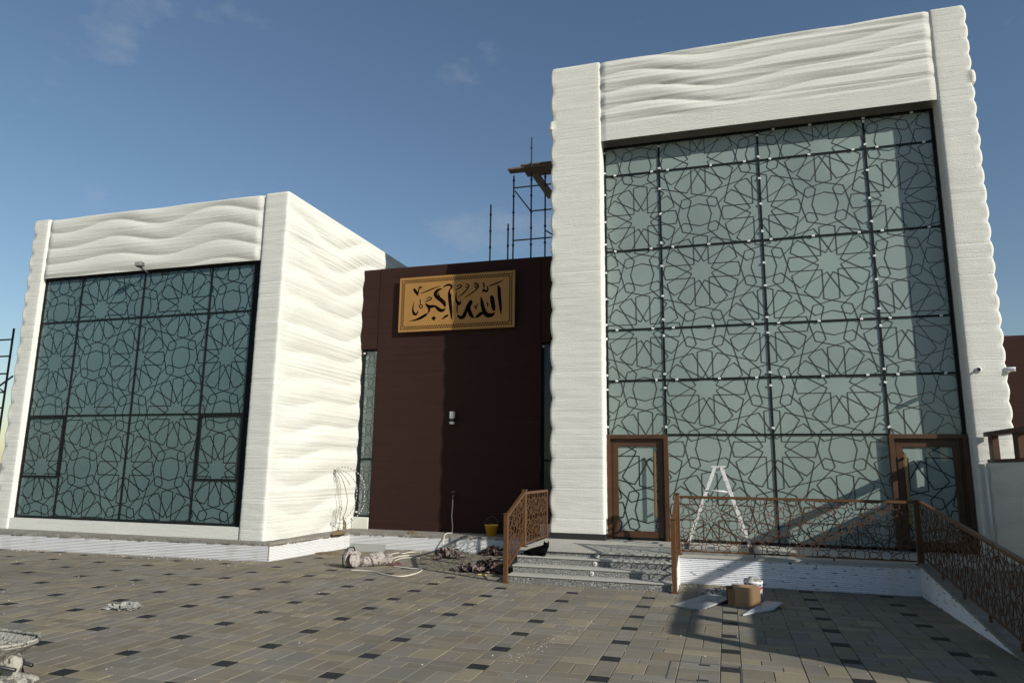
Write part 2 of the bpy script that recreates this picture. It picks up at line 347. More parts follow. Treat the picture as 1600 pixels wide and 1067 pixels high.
# pavers: bands of 0.604 m along Y; every second band carries a charcoal square every 0.745 m
BW,PER=.604,.745; ROW=PER/4
pieces=[]
def paver_list():
    X0=.056
    for b in range(-33,10):
        xl=X0+(b-1)*BW   # band b spans xl .. xl+BW
        dark=(b%2==0)
        rs=random.Random(b*17+3); sh=rs.choice((0,1,2,3))*ROW if not dark else 0
        for k in range(-1,22):
            y=k*PER+ (.185)+sh
            def P(x,w,r0,rn,dk=False): pieces.append((xl+x,y+r0*ROW,w,rn*ROW,dk))
            if dark:
                P(.404,.2,0,1,True); P(.404,.2,1,1); P(.404,.2,2,2)
                P(0,.404,0,1); P(0,.202,1,2); P(.202,.202,1,2); P(0,.404,3,1)
            else:
                v=rs.randrange(3)
                if v==0: P(0,.4,0,1);P(.4,.204,0,1);P(0,.2,1,1);P(.2,.404,1,1);P(0,.302,2,2);P(.302,.302,2,2)
                elif v==1: P(0,.302,0,2);P(.302,.302,0,2);P(0,.4,2,1);P(.4,.204,2,1);P(0,.2,3,1);P(.2,.404,3,1)
                else: P(0,.2,0,1);P(.2,.404,0,1);P(0,.302,1,2);P(.302,.302,1,2);P(0,.404,3,1);P(.404,.2,3,1)
paver_list()
def quad_area(p):
    q=[project((p[0]+u*p[2],p[1]+v*p[3],0)) for u,v in ((0,0),(1,0),(1,1),(0,1))]
    cx=sum(a for a,_ in q)/4;cy=sum(b for _,b in q)/4
    if not(-20<cx<1620 and 700<cy<1085): return 0
    return abs(sum(q[i][0]*q[(i+1)%4][1]-q[(i+1)%4][0]*q[i][1] for i in range(4)))/2
def covered(p):
    x,y,w,h,_=p
    return (y>16.1) or (x>-3.6 and x+w<-1.0 and y>12.2) or (x>-.9 and x+w<4.4 and y>13.3) or (x+w<-9.3 and y>13.0) or (x>3.1 and y>9 and x+w<4.4) or (x+w<-17.8) or (x>4.8) or y<2.6
pieces=[p for p in pieces if not covered(p)]
pieces.sort(key=quad_area,reverse=True)
def paver_mesh(mb,x,y,w,h,tz=(0,0,0)):
    g=.0042; c=.004; x0,x1,y0,y1=x+g,x+w-g,y+g,y+h-g; zz=lambda px,py:tz[0]+tz[1]*(px-x-w/2)+tz[2]*(py-y-h/2)
    P=[(x0,y0,-.03),(x1,y0,-.03),(x1,y1,-.03),(x0,y1,-.03)]
    P+=[(a,b,zz(a,b)-c) for a,b in ((x0,y0),(x1,y0),(x1,y1),(x0,y1))]
    P+=[(a,b,zz(a,b)) for a,b in ((x0+c,y0+c),(x1-c,y0+c),(x1-c,y1-c),(x0+c,y1-c))]
    mb.add(P,[(8,9,10,11)]+[(i,(i+1)%4,(i+1)%4+4,i+4) for i in range(4)]+[(i+4,(i+1)%4+4,(i+1)%4+8,i+8) for i in range(4)])
cache={}
for p in pieces[:300]:
    key=(round(p[2],3),round(p[3],3),p[4])
    if key not in cache:
        mb=MB(); paver_mesh(mb,-p[2]/2,-p[3]/2,p[2],p[3]); cache[key]=mb.mesh('paver',M_PAVED if p[4] else M_PAVE)
    o=put('paver',cache[key],paving); o.location=(p[0]+p[2]/2,p[1]+p[3]/2,random.uniform(-.0015,.0015)); o.rotation_euler=(random.uniform(-.004,.004),random.uniform(-.004,.004),random.uniform(-.004,.004))
for dk,m in ((False,M_PAVE),(True,M_PAVED)):
    mb=MB()
    for p in pieces[300:]:
        if p[4]==dk: paver_mesh(mb,p[0],p[1],p[2],p[3],(random.uniform(-.0015,.0015),random.uniform(-.004,.004),random.uniform(-.004,.004)))
    tag(mb.build('distant_charcoal_pavers' if dk else 'distant_pavers',m,paving),kind='stuff')

# ================================================================== TOWER (right building)
YP,YG=15.0,15.39
TX0,TX1,TZ=-3.70,5.10,11.507
OX0,OX1,OZ=-2.50,4.43,9.47
FL=.485
tower=thing('tower_building','tall white printed concrete block with the big star-patterned window and two doors','building',(.7,17,0))
_gr=random.Random(77); GROOVES=[_gr.uniform(.6,11.4) for _ in range(26)]; GDEP=[_gr.choice((.003,.004,.006,.010)) for _ in range(26)]
def groove(z,lo=0): return -sum(d*max(0,1-abs(z-g)/.016) for g,d in zip(GROOVES,GDEP) if abs(z-g)<.016)
def tower_side(z,ph=0.): return .042*(scallop(z/.36+ph+.15*math.sin(z*1.3))-.75)+.012*nz(0,z*1.7,3)
def d_tl(x,y,z,nx,ny):
    d=.006*nz(x*1.5,z*9,1)
    if nx<-.1: d+=-nx*(.06*(scallop(z/.62+.3+.2*math.sin(z*.8))-.7)+.012*nz(1,z*2,7)+(.05 if 9.92<z<10.12 else 0))
    if ny<-.5: d+=.012*nz(x*.6,z*.7,4)+groove(z)
    if z>TZ-.03: d-=.02
    return d
def d_tr(x,y,z,nx,ny):
    d=.006*nz(x*1.5,z*9,1)
    if nx>.1: d+=nx*(tower_side(z)+(.045 if 9.75<z<10.02 else 0))
    if ny<-.5: d+=.012*nz(x*.6,z*.7,4)+groove(z)
    if z>TZ-.03: d-=.02
    return d
ringwall('pier',M_CONC,tower,rrect(TX0,OX0,YP,YP+1.3,.06,.09),FL+.0,TZ,.013,d_tl)
ringwall('pier',M_CONC,tower,rrect(OX1,TX1,YP,YP+1.3,.06,.09),.0,TZ-.01,.013,d_tr)
def d_tp(x,y,z,nx,ny):
    if ny>-.5: return 0
    e=min(1,max(0,(x-OX0)/.10))*min(1,max(0,(OX1-x)/.10)); e=e*e*(3-2*e)
    w=.10*math.sin(x*1.05+.6)+.06*math.sin(x*2.1+z*1.3)+.05*math.sin(x*.55+2)
    A=.060*(.55+.6*nz(x*.45,z*.9,2)+.35)
    d=A*scallop((z-9.85+w)/.40)
    d+=.016*nz(x*.25,z*14,5)+.010*nz(x*.2,z*33,8)
    b=min(1,max(0,(z-9.84)/.12)); d=d*b+(1-b)*(.035-.02*max(0,(9.85-z)/.38))
    t=min(1,max(0,(TZ-z)/.05)); d*=.4+.6*t
    return d*e-.006*(1-e)
ringwall('upper_wall',M_CONC,tower,rrect(OX0-.06,OX1+.06,YP+.022,YP+1.1,.03,.06),OZ,TZ-.045,.02,d_tp)
box('roof_body',M_CONC,tower,TX0+.25,TX1-.25,YP+1.0,YP+11,9.6,TZ-.12)
box('side_wall',M_CONC,tower,TX0+.03,TX0+.5,YP+1.1,YP+11,0,TZ-.08)
box('side_wall',M_CONC,tower,TX1-.5,TX1-.06,YP+1.1,YP+11,0,TZ-.08)
box('skirting',M_SKIRT,tower,TX0-.01,OX0+.012,YP-.035,YP+.42,FL+.001,FL+.125,bev=.008)
# curtain window
GX=[-2.478,-1.218,.944,3.096,4.368]; GZ=[FL+.0,2.702,3.89,5.042,6.89,8.738,9.44]
LD=1.30; LCX,LCZ=.944,7.6
def frame_rect(mb,x0,x1,z0,z1,w,y0,y1):
    mb.box(x0,x0+w,y0,y1,z0,z1).box(x1-w,x1,y0,y1,z0,z1).box(x0+w,x1-w,y0,y1,z1-w,z1).box(x0+w,x1-w,y0,y1,z0,z0+w)
fr=MB(); frame_rect(fr,GX[0]-.03,GX[4]+.045,FL+.002,GZ[6]+.028,.055,YG-.025,YG+.06)
window=fr.build('window',M_MULL,tower)
def window_cells(xs,zs,skip=()):
    for i in range(len(xs)-1):
        for j in range(len(zs)-1):
            if (i,j) not in skip: yield xs[i],xs[i+1],zs[j],zs[j+1]
for (x0,x1,z0,z1) in window_cells(GX,GZ,skip={(0,0),(3,0)}):
    e=.012
    box('pane',M_GLASS,window,x0+e,x1-e,YG-.006,YG,z0+e,z1-e)
    box('frosted_panel',M_BACK,window,x0+.003,x1-.003,YG+.008,YG+.014,z0+.003,z1-.003)
    lattice_y('lattice',M_LATT,window,YG+.0045,(x0+e,x1-e,z0+e,z1-e),LCX,LCZ,LD,.019,.005)
mw=.042
for x in GX[1:4]:
    z0=FL+.06 if x==GX[2] else GZ[1]
    box('mullion',M_MULL,window,x-mw/2,x+mw/2,YG-.014,YG+.0075,z0,GZ[6]-.03)
for k,z in enumerate(GZ[1:6]):
    x0,x1=(GX[1]+.03,GX[3]-.03) if k==0 else (GX[0]+.03,GX[4]-.02)
    box('transom',M_MULL,window,x0,x1,YG-.012,YG+.0075,z-mw/2,z+mw/2)
clip_me=MB().bbox(-.029,.029,-.010,.010,-.022,.022,b=.005).mesh('clip',M_CLIP)
def clip_at(x,z):
    o=put('clip',clip_me,window); o.location=(x,YG-.026,z); o.rotation_euler=(0,random.choice((0,0,0,0,.5,-.5,1.57))+random.uniform(-.12,.12),0)
rc=random.Random(5)
for z in GZ[2:6]:
    for a,b in ((GX[0],GX[1]),(GX[1],GX[2]),(GX[2],GX[3]),(GX[3],GX[4])):
        fs=(.16,.84) if b-a<1.5 else (.10,.5,.86)
        for f in fs: clip_at(a+(b-a)*(f+rc.uniform(-.03,.03)),z)
for x in GX[:4]:
    xx=x+(-.0 if x>GX[0] else -.005)
    for a,b in zip(GZ[1:6],GZ[2:7]):
        for f in ((.12,.85) if b-a<1.3 else (.09,.42,.74)): clip_at(xx,a+(b-a)*(f+rc.uniform(-.03,.03)))
for f in (.1,.32,.63,.9): clip_at(GX[2]+(GX[4]-GX[2])*f,GZ[6]-.015)
# doors
def door(x0,x1,hx):
    mb=MB(); w=.085
    mb.box(x0,x0+w,YG-.10,YG+.07,FL+.003,GZ[1]+.0).box(x1-w,x1,YG-.10,YG+.07,FL+.003,GZ[1]).box(x0+w,x1-w,YG-.10,YG+.07,GZ[1]-w,GZ[1])
    mb.box(x0+.02,x0+w+.03,YG-.03,YG+.07,FL+.003,GZ[1]-w).box(x1-w-.03,x1-.02,YG-.03,YG+.07,FL+.003,GZ[1]-w)
    mb.box(x0+w+.03,x1-w-.03,YG-.03,YG+.07,GZ[1]-w-.035,GZ[1]-w).box(x0+w+.03,x1-w-.03,YG-.025,YG+.07,FL+.003,FL+.014)
    d=mb.build('door',M_DOOR,tower)
    a,b,c,e=x0+w+.033,x1-w-.033,FL+.016,GZ[1]-w-.038
    lf=MB(); lw=.125
    lf.bbox(a,a+lw,YG-.02,YG+.04,c,e).bbox(b-lw,b,YG-.02,YG+.04,c,e).box(a+lw,b-lw,YG-.017,YG+.037,e-lw,e).box(a+lw,b-lw,YG-.017,YG+.037,c,c+.17)
    lf.build('door_leaf',M_DOOR,d)
    r=(a+lw-.005,b-lw+.005,c+.165,e-lw+.005)
    box('pane',M_GLASS,d,r[0],r[1],YG+.006,YG+.012,r[2],r[3]); box('frosted_panel',M_BACK,d,r[0],r[1],YG+.02,YG+.026,r[2],r[3])
    lattice_y('lattice',M_LATT2,d,YG+.0165,r,LCX,LCZ,LD,.022,.005)
    h=MB(); h.bbox(hx-.022,hx+.022,YG-.115,YG-.085,.98,2.33,b=.004); h.box(hx-.015,hx+.015,YG-.086,YG-.019,1.05,1.09).box(hx-.015,hx+.015,YG-.086,YG-.019,2.22,2.26)
    h.build('handle',M_BRASS,d)
    return d
door(GX[0]-.028,GX[1]+.03,-1.47); door(GX[3]-.03,GX[4]+.04,3.32)

# ================================================================== LEFT BUILDING
left=thing('low_pavilion','low white printed concrete block with dune relief and dark star-patterned window','building',(-13,16,0))
LY,LP=13.15,13.0
LX0,LX1=-17.2,-9.43; LZ=8.20
LGX=[-16.68,-15.44,-13.475,-11.49,-10.28]; LGZ=[.65,1.625,3.085,5.445,6.58]
def d_lr(x,y,z,nx,ny):
    d=.006*nz(x*1.5,z*9,1)+.010*nz(x*.8,z*.9,9)+.8*groove(z+.31)
    if nx>.05:
        A=.070*(.66+.5*nz(y*.3,z*.45,3))
        w=.30*math.sin(y*.95+.4)+.13*math.sin(y*1.9+z*.5)+.2*nz(y*.5,z*.3,1)
        ph=(z+w)/.60
        s=A*(scallop(ph,1.25)-.35)+.010*nz(y*.15,z*16,5)
        f=min(1,max(.25,(y-13.0)/.5))
        d+=nx*s*f*min(1,max(.05,(LZ-z)/.35))
    if z>LZ-.04: d-=.015
    return d
ringwall('corner_wall',M_CONC,left,rrect(-10.09,LX1,LP,20.5,.07,.07),.36,LZ,.014,d_lr)
def d_ll(x,y,z,nx,ny):
    d=.006*nz(x*1.5,z*9,1)+.008*nz(x*.8,z*.9,9)+groove(z+.7)
    if nx<-.1: d+=-nx*(.07*(scallop(z/.5+.2+.2*math.sin(z))-.7)+.02*nz(0,z*1.1,2))
    return d
ringwall('pier',M_CONC,left,rrect(LX0,-16.68,LP,20,.06,.12),.36,LZ,.014,d_ll)
def d_lp(x,y,z,nx,ny):
    if ny>-.5: return 0
    e=min(1,max(0,(x+16.68)/.14))*min(1,max(0,(-10.09-x)/.14)); e=e*e*(3-2*e)
    u=(x+16.68)/6.59
    w=(.075+.05*u)*math.cos(2*math.pi*(u-.30)/.50)+.06*u+.03*math.sin(x*2.3+z*2)
    d=.070*(.80+.35*nz(x*.3,z*.6,6))*scallop((z-6.62-w)/.43+.10)+.006*nz(x*.3,z*18,2)
    b=min(1,max(0,(z-6.60)/.10)); t=min(1,max(0,(LZ-z)/.05))
    return (d*(.35+.65*b)*(.5+.5*t))*e-.015*(1-e)
ringwall('upper_wall',M_CONC,left,rrect(-16.74,-10.03,LP+.035,LP+1.0,.03,.06),6.60,LZ-.03,.02,d_lp)
box('sill_wall',M_CONC,left,-16.678,-10.092,LP+.03,LP+1.0,.36,.628)
box('roof_body',M_CONC,left,-16.9,-9.75,LP+.9,20.3,7.0,LZ-.1)
box('back_wall',M_CONC,left,-16.7,-10.0,15.2,15.4,.36,7.0)
fr=MB(); frame_rect(fr,LGX[0]-.01,LGX[4]+.03,.63,6.602,.055,LY-.025,LY+.06)
fr.box(LGX[4]+.03,-10.085,LY-.02,LY+.1,.629,6.60)
lwin=fr.build('window',M_MULL,left)
LLD=1.29; LLX,LLZ=-13.475,4.42
cells=list(window_cells(LGX,[LGZ[2],LGZ[3],LGZ[4]]))+[(LGX[1],LGX[2],LGZ[0],LGZ[2]),(LGX[2],LGX[3],LGZ[0],LGZ[2])]
for a,b in ((0,1),(3,4)): cells+=[(LGX[a],LGX[b],LGZ[0],LGZ[1]),(LGX[a],LGX[b],LGZ[1],LGZ[2])]
for (x0,x1,z0,z1) in cells:
    e=.012
    box('pane',M_GLASS2,lwin,x0+e,x1-e,LY-.006,LY,z0+e,z1-e)
    box('frosted_panel',M_BACK2,lwin,x0+.003,x1-.003,LY+.008,LY+.014,z0+.003,z1-.003)
    lattice_y('lattice',M_LATT2,lwin,LY+.0045,(x0+e,x1-e,z0+e,z1-e),LLX,LLZ,LLD,.019,.005)
for x in LGX[1:4]: box('mullion',M_MULL,lwin,x-.019,x+.019,LY-.014,LY+.0075,.68,6.55)
for z in LGZ[2:4]: box('transom',M_MULL,lwin,LGX[0]+.04,LGX[4]-.02,LY-.012,LY+.0075,z-.019,z+.019)
for a,b in ((0,1),(3,4)):
    mb=MB(); frame_rect(mb,LGX[a]+.03,LGX[b]-.025,LGZ[1]-.03,LGZ[2]-.025,.045,LY-.022,LY+.0075); mb.build('casement_frame',M_MULL,lwin)

# ================================================================== BROWN LINK BLOCK
YB=16.6; BZ=7.305
link=thing('brown_link_block','dark brown painted wall block between the two white buildings','building',(-6.6,17,0))
def d_br(x,y,z,nx,ny): return .006*nz(x*.4,z*9,1)+.006*nz(x*.5,z*1.2,4) if ny<-.3 else 0
ringwall('wall',M_BROWN,link,rrect(-8.92,-4.33,YB,YB+.4,.03,.14),.30,BZ-.002,.05,d_br)
box('wall_head',M_BROWN,link,-9.42,-8.922,YB+.006,YB+.4,5.08,BZ-.006); box('wall_head',M_BROWN,link,-4.328,-3.68,YB+.006,YB+.4,5.08,BZ-.006)
box('sill_block',M_CONC,link,-9.40,-8.925,YB-.02,YB+.35,.30,.655,bev=.01); box('sill_block',M_CONC,link,-4.325,-3.70,YB-.02,YB+.35,.30,.655,bev=.01)
box('roof_slab',M_LEDGE,link,-9.38,-3.68,YB+.41,YB+8,6.75,6.95)
for (x0,x1,cxx,gm,bm_) in ((-9.36,-8.925,-9.14,M_GLASS,M_BACK),(-4.325,-3.90,-4.1,M_GLASS2,M_BLACK)):  # right slit: shade put into the colour, black panel behind darker glass
    mb=MB(); frame_rect(mb,x0,x1,.66,5.075,.04,YB+.10,YB+.19); mb.box(x0+.04,x1-.04,YB+.10,YB+.19,2.12,2.17)
    w=mb.build('slit_window',M_MULL,link)
    for z0,z1 in ((.70,2.12),(2.17,5.035)):
        box('pane',gm,w,x0+.035,x1-.035,YB+.13,YB+.135,z0,z1); box('frosted_panel',bm_,w,x0+.035,x1-.035,YB+.165,YB+.17,z0,z1)
        lattice_y('lattice',M_LATT,w,YB+.1615,(x0+.036,x1-.036,z0,z1),cxx,3.9,.62,.012,.005)
    for z in (4.98,.78):
        for x in (x0+.03,x1-.03):
            o=put('clip',clip_me,w); o.location=(x,YB+.09,z)

# ================================================================== PLINTHS AND LEDGE
def ribbed(mb, a, b, h0, h1, zb=-.02, rib=.032, dep=.021):
    """vertical face from a to b (plan points) with horizontal rounded ribs; heights h0/h1 at both ends"""
    a=Vector((a[0],a[1],0));b=Vector((b[0],b[1],0));t=(b-a).normalized();n=Vector((t.y,-t.x,0))
    hm=max(h0,h1);k=int((hm-zb)/rib);L_=(b-a).length;ns=max(2,int(L_/.5))
    prof=[]
    for i in range(k):
        for f,d in ((0,0),(.14,.85),(.42,1),(.68,.9),(.80,0)): prof.append((zb+(i+f)*rib,d*dep))
    prof.append((hm,0))
    base=len(mb.v)
    for s in range(ns+1):
        u=s/ns;p=a+(b-a)*u;hh=h0+(h1-h0)*u
        for z,d in prof:
            q=p+n*(d*(1+.25*nz(p.x*3+p.y*2,z*30,3))); mb.v.append((q.x,q.y,min(z,hh)))
    m=len(prof)
    for s in range(ns):
        for i in range(m-1):
            c=base+s*m+i; mb.f.append((c,c+m,c+m+1,c+1))
plinth=thing('long_plinth','low white ribbed plinth with grey ledge under the left block and brown wall','plinth',(-12,13,0))
LH=.335
pa=[(-18.6,12.20),(-9.13,12.78),(-8.90,15.64),(-3.95,15.98)]
for i,m in ((0,M_PLINTH),(1,M_PLINTH),(2,M_PLINTH)):
    mb=MB(); ribbed(mb,pa[i],pa[i+1],LH,LH); mb.build('ribbed_face',m,plinth)
def ledge(poly,name,edge):
    mb=MB(); z0,z1=LH-.012,LH+.035
    k=len(poly); mb.add([(x,y,z0) for x,y in poly]+[(x,y,z1) for x,y in poly],[tuple(range(k))[::-1],tuple(range(k,2*k))]+[(i,(i+1)%k,(i+1)%k+k,i+k) for i in range(k)])
    return mb.build(name,M_LEDGE,plinth)
ledge([(-18.6,12.17),(-9.10,12.75),(-9.30,13.2),(-18.6,13.2)],'ledge',0)
ledge([(-9.097,12.752),(-8.87,15.61),(-9.05,16.0),(-9.55,16.0),(-9.297,13.2)],'ledge',0)
ledge([(-8.868,15.612),(-3.95,15.95),(-3.95,16.80),(-9.4,16.80),(-9.4,16.004),(-9.048,16.004)],'ledge',0)
mb=MB(); rb=random.Random(3)
for i in range(150):    # ragged mortar drips under the ledge
    s=rb.choice((0,0,1,1,2)); a=Vector(pa[s]);b=Vector(pa[s+1]);t=(b-a).normalized();n=Vector((t.y,-t.x));p=a+(b-a)*rb.random()
    w=rb.uniform(.02,.10);h=rb.uniform(.012,.05); c=p+n*.016
    mb.bar((c.x-t.x*w,c.y-t.y*w,LH-.008-h*.5),(c.x+t.x*w,c.y+t.y*w,LH-.006-h*.3),h*.8,.012,(n.x,n.y,0))
tag(mb.build('mortar_drips',M_LEDGE,plinth),kind='stuff')
gb=on_y(707.5,850,15.72); box('junction_cover',M_GREY,plinth,gb.x-.07,gb.x+.07,15.76,15.83,.13,.335)

# ================================================================== ENTRANCE TERRACE, STAIRS, RAMP
terr=thing('entrance_terrace','raised stone entrance terrace with white ribbed front before the tower','terrace',(1.5,14,0))
box('landing_slab',M_SLAB,terr,-3.78,-.93,12.88,YP+.8,FL-.026,FL)
box('landing_slab',M_SLAB,terr,-.928,4.56,13.12,YP+.8,FL-.045,FL-.001)
for i in range(7):      # floor joints
    x=-3.0+i*.98; box('floor_joint',M_LEDGE,terr,x-.004,x+.004,12.95 if x<-.9 else 13.2,YG-.1,FL-.004,FL+.0015)
mb=MB(); ribbed(mb,(-.90,13.16),(2.94,13.16),FL-.046,FL-.046); mb.build('ribbed_face',M_PLINTH2,terr)
box('core',M_LEDGE,terr,-3.75,4.5,13.2,YP+.7,-.02,FL-.05)
rm=random.Random(9)     # ragged white plaster edge between stairs and plinth
mb=MB()
for i in range(26):
    u=i/25; y=13.14-.93*u; h=.44*(1-u**1.6)+.02
    mb.box(-.925-.012*rm.random(),-.885+.03*rm.random(),y-.025,y+.025,-.01,max(.03,h+rm.uniform(-.03,.03)))
tag(mb.build('plaster_edge',M_WHITE,terr),kind='stuff')
stairs=thing('entrance_stairs','speckled granite stair of four steps with pale nosings and round lights','stairs',(-2.3,12.5,0))
SY=[12.05,12.33,12.61,12.90]; SZ=[.136,.263,.391,FL]; z0=-.01
for i in range(4):
    top=SZ[i]
    box('riser',M_GRANITE,stairs,-3.72,-.94,SY[i]+.018,SY[i]+.3,z0,top-.032)
    if i<3: box('tread',M_NOSING,stairs,-3.735,-.932,SY[i],SY[i]+.31,top-.030,top,bev=.008)
    z0=top-.03
for px,py,i in ((933,866.5,3),(929.5,880.5,2),(924.5,895.5,1)):
    p=on_y(px,py,SY[i]+.016); mb=MB(); mb.lathe([(.0,0),(.040,0),(.042,.004),(.038,.009),(.02,.011),(.0,.012)],(p.x,SY[i]+.017,(SZ[i]+SZ[i-1])/2-.016),20,(0,-1,0))
    ln=mb.build('step_light',M_LENS,stairs,True)
    MB().lathe([(.0,0),(.012,0),(.012,.004),(0,.004)],(p.x,SY[i]+.0055,(SZ[i]+SZ[i-1])/2-.016),10,(0,-1,0)).build('lens_core',M_DGREY,ln)
# ramp
RX,RX1=2.94,4.55; RY0,RY1=13.16,9.0
def ramp_z(y): return max(.012,FL+.03-(13.16-y)*.1205)
ramp=thing('access_ramp','long access ramp falling towards the viewer with ribbed white side wall','ramp',(3.7,11,0))
mb=MB(); mb.add([(RX+.2,RY0,FL-.02),(RX1-.02,RY0,FL-.02),(RX1-.02,RY1-.3,.004),(RX+.2,RY1-.3,.004)],[(0,1,2,3)]); mb.build('ramp_surface',M_LEDGE,ramp)
mb=MB(); ribbed(mb,(RX,RY0),(RX,RY1),ramp_z(RY0)-.035,ramp_z(RY1)-.03); 
# face looks towards -x: built from far to near so its normal points left
mb.build('ribbed_face',M_PLINTH2,ramp)
ny_=5
for i in range(ny_):
    ya=RY0-.02-(RY0-RY1)*i/ny_; yb=RY0-.02-(RY0-RY1)*(i+1)/ny_+.012
    za,zb=ramp_z(ya)-.03,ramp_z(yb)-.03; mb=MB()
    mb.add([(RX-.03,ya,za),(RX+.24,ya,za),(RX+.24,yb,zb),(RX-.03,yb,zb),(RX-.03,ya,za+.04),(RX+.24,ya,za+.04),(RX+.24,yb,zb+.04),(RX-.03,yb,zb+.04)],
        [(0,1,2,3),(7,6,5,4),(4,5,1,0),(5,6,2,1),(6,7,3,2),(7,4,0,3)]); mb.build('coping_stone',M_LEDGE,ramp)

# ------------------------------------------------------------------ railings
RD=.40
def lat_panel(name, parent, P0, P1, h, cx, d, w, dep):
    """star lattice in the upright parallelogram over P0..P1 (bottom points), height h"""
    P0=Vector(P0);P1=Vector(P1);L_=math.hypot(P1.x-P0.x,P1.y-P0.y); T=(P1-P0)/L_; n=Vector((-T.y,T.x,0)); mb=MB()
    for a,b in lattice_2d(cx,h*.5,d,0,L_,0,h):
        mb.bar(P0+T*a[0]+Vector((0,0,a[1])),P0+T*b[0]+Vector((0,0,b[1])),w,dep,n)
    return tag(mb.build(name,M_RAIL,parent),kind='stuff')
def rail_frame(parent,P0,P1,h,w=.05,top=True):
    P0=Vector(P0);P1=Vector(P1);U=Vector((0,0,h)); n=(P1-P0).cross(Vector((0,0,1)))
    MB().bar(P0+U,P1+U,.045,.06,n).build('handrail',M_RAIL,parent)
    MB().bar(P0,P1,.022,.03,n).build('bottom_rail',M_RAIL,parent)
def post(parent,x,y,z0,z1,w=.075):
    MB().bbox(x-w/2,x+w/2,y-w/2,y+w/2,z0,z1,b=.004).build('post',M_RAIL,parent)
    MB().bbox(x-w/2-.012,x+w/2+.012,y-w/2-.012,y+w/2+.012,z1,z1+.02,b=.005).build('post_cap',M_RAIL,parent)
    MB().bbox(x-w/2-.03,x+w/2+.03,y-w/2-.03,y+w/2+.03,z0,z0+.012,b=.003).build('base_plate',M_RAIL,parent)
def stair_rail(x,label):
    t=thing('stair_railing',label,'railing',(x,12.6,0),None)
    post(t,x,12.02,0,1.15); post(t,x,13.17,FL,1.53)
    rail_frame(t,(x,12.06,.22),(x,13.13,.22+.37),.90); lat_panel('lattice_panel',t,(x,12.06,.23),(x,13.13,.60),.87,.52,RD,.0085,.009)
    return t
t=stair_rail(-3.755,'brown stair railing beside the brown wall, left of the cat')
rail_frame(t,(-3.755,13.21,FL+.06),(-3.755,14.93,FL+.06),.94); lat_panel('lattice_panel',t,(-3.755,13.21,FL+.07),(-3.755,14.93,FL+.07),.91,.43,RD,.0085,.009)
MB().bbox(-3.775,-3.735,14.92,14.96,FL+.02,FL+1.02,b=.004).build('post',M_RAIL,t)
stair_rail(-.885,'brown stair railing in front of the left door, at the terrace corner')
t=thing('terrace_railing','long brown lattice railing along the terrace front before the window','railing',(1,13.2,FL))
rail_frame(t,(-.84,13.19,FL+.055),(2.90,13.19,FL+.055),.94); lat_panel('lattice_panel',t,(-.84,13.19,FL+.065),(2.90,13.19,FL+.065),.91,.5,RD,.011,.010)
for x in (.40,1.66): box('foot',M_RAIL,t,x-.012,x+.012,13.18,13.20,FL-.002,FL+.05)
post(t,2.955,13.17,FL+.0,1.50,.085)
t=thing('ramp_railing','brown lattice railing running down along the ramp at the right','railing',(3,11,0))
za,zb=ramp_z(13.1)+.09,ramp_z(8.7)+.09
rail_frame(t,(3.0,13.12,za),(3.0,8.7,zb),.89); lat_panel('lattice_panel',t,(3.0,13.12,za+.01),(3.0,8.7,zb+.01),.86,.5,RD,.0085,.009)
for y in (12.15,11.2,10.25,9.3): box('foot',M_RAIL,t,2.985,3.015,y-.015,y+.015,ramp_z(y)+.005,ramp_z(y)+.09)
post(t,3.0,8.66,ramp_z(8.66)+.005,1.02)

# ================================================================== RIGHT: LOW WALL WITH BROWN BEAM FRAME, FAR BROWN BLOCK
wing=thing('ramp_side_wall','low shaded white wall with brown post and beam frame on top, right of the ramp','wall',(4.7,11,0))
def d_w(x,y,z,nx,ny): return .03*scallop(z/.5+.2*math.sin(y*1.3)) if nx<-.5 else 0
ringwall('wall',M_CONC,wing,rrect(4.57,4.87,6.55,14.93,.04,.1),0,2.15,.05,d_w)
MB().box(4.58,4.72,6.5,14.92,2.152,2.215).build('bottom_beam',M_DOORD,wing)
MB().box(4.56,4.76,6.5,14.92,2.63,2.71).build('top_beam',M_DOORD,wing)
for k in range(8): y=14.72-k*1.16; box('beam_post',M_DOOR,wing,4.60,4.70,y-.11,y+.11,2.216,2.629)
mb=MB(); mb.tube([(4.50,14.80,2.1),(4.50,14.80,.5)],.014); mb.tube([(4.50,14.74,2.1),(4.50,14.74,.5)],.014); mb.build('conduit',M_WHITE,wing,True)
far=thing('far_brown_block','dark brown block seen behind the right edge of the tower','building',(7.5,19,0))
ringwall('wall',M_BROWN,far,rrect(5.45,10.5,18,22,.04,.3),0,5.035,.1,lambda x,y,z,nx,ny:.008*nz(x,z*8,2))

# ================================================================== SIGN WITH CALLIGRAPHY
SYY=YB-.12
def sg(px,py): return on_y(px,py,SYY)
c=[sg(625.5,434.9),sg(805.3,422),sg(803.5,510.6),sg(621.4,519.9)]
sx0=(c[0].x+c[3].x)/2;sx1=(c[1].x+c[2].x)/2;sz1=(c[0].z+c[1].z)/2;sz0=(c[2].z+c[3].z)/2
sign=thing('calligraphy_sign','gold rectangular sign with black Arabic calligraphy on the brown wall','sign',((sx0+sx1)/2,SYY,sz0))
box('plate',M_GOLD,sign,sx0,sx1,SYY,SYY+.03,sz0,sz1,bev=.008)
for x in (sx0+.4,sx1-.4):
    for z in (sz0+.3,sz1-.3): box('standoff',M_DGREY,sign,x-.02,x+.02,SYY+.028,YB+.01,z-.02,z+.02)
src=np.array([(118,190),(1490,95),(1480,765),(90,838)],float); dst=np.array([(0,1),(1,1),(1,0),(0,0)],float)
A=[];B=[]
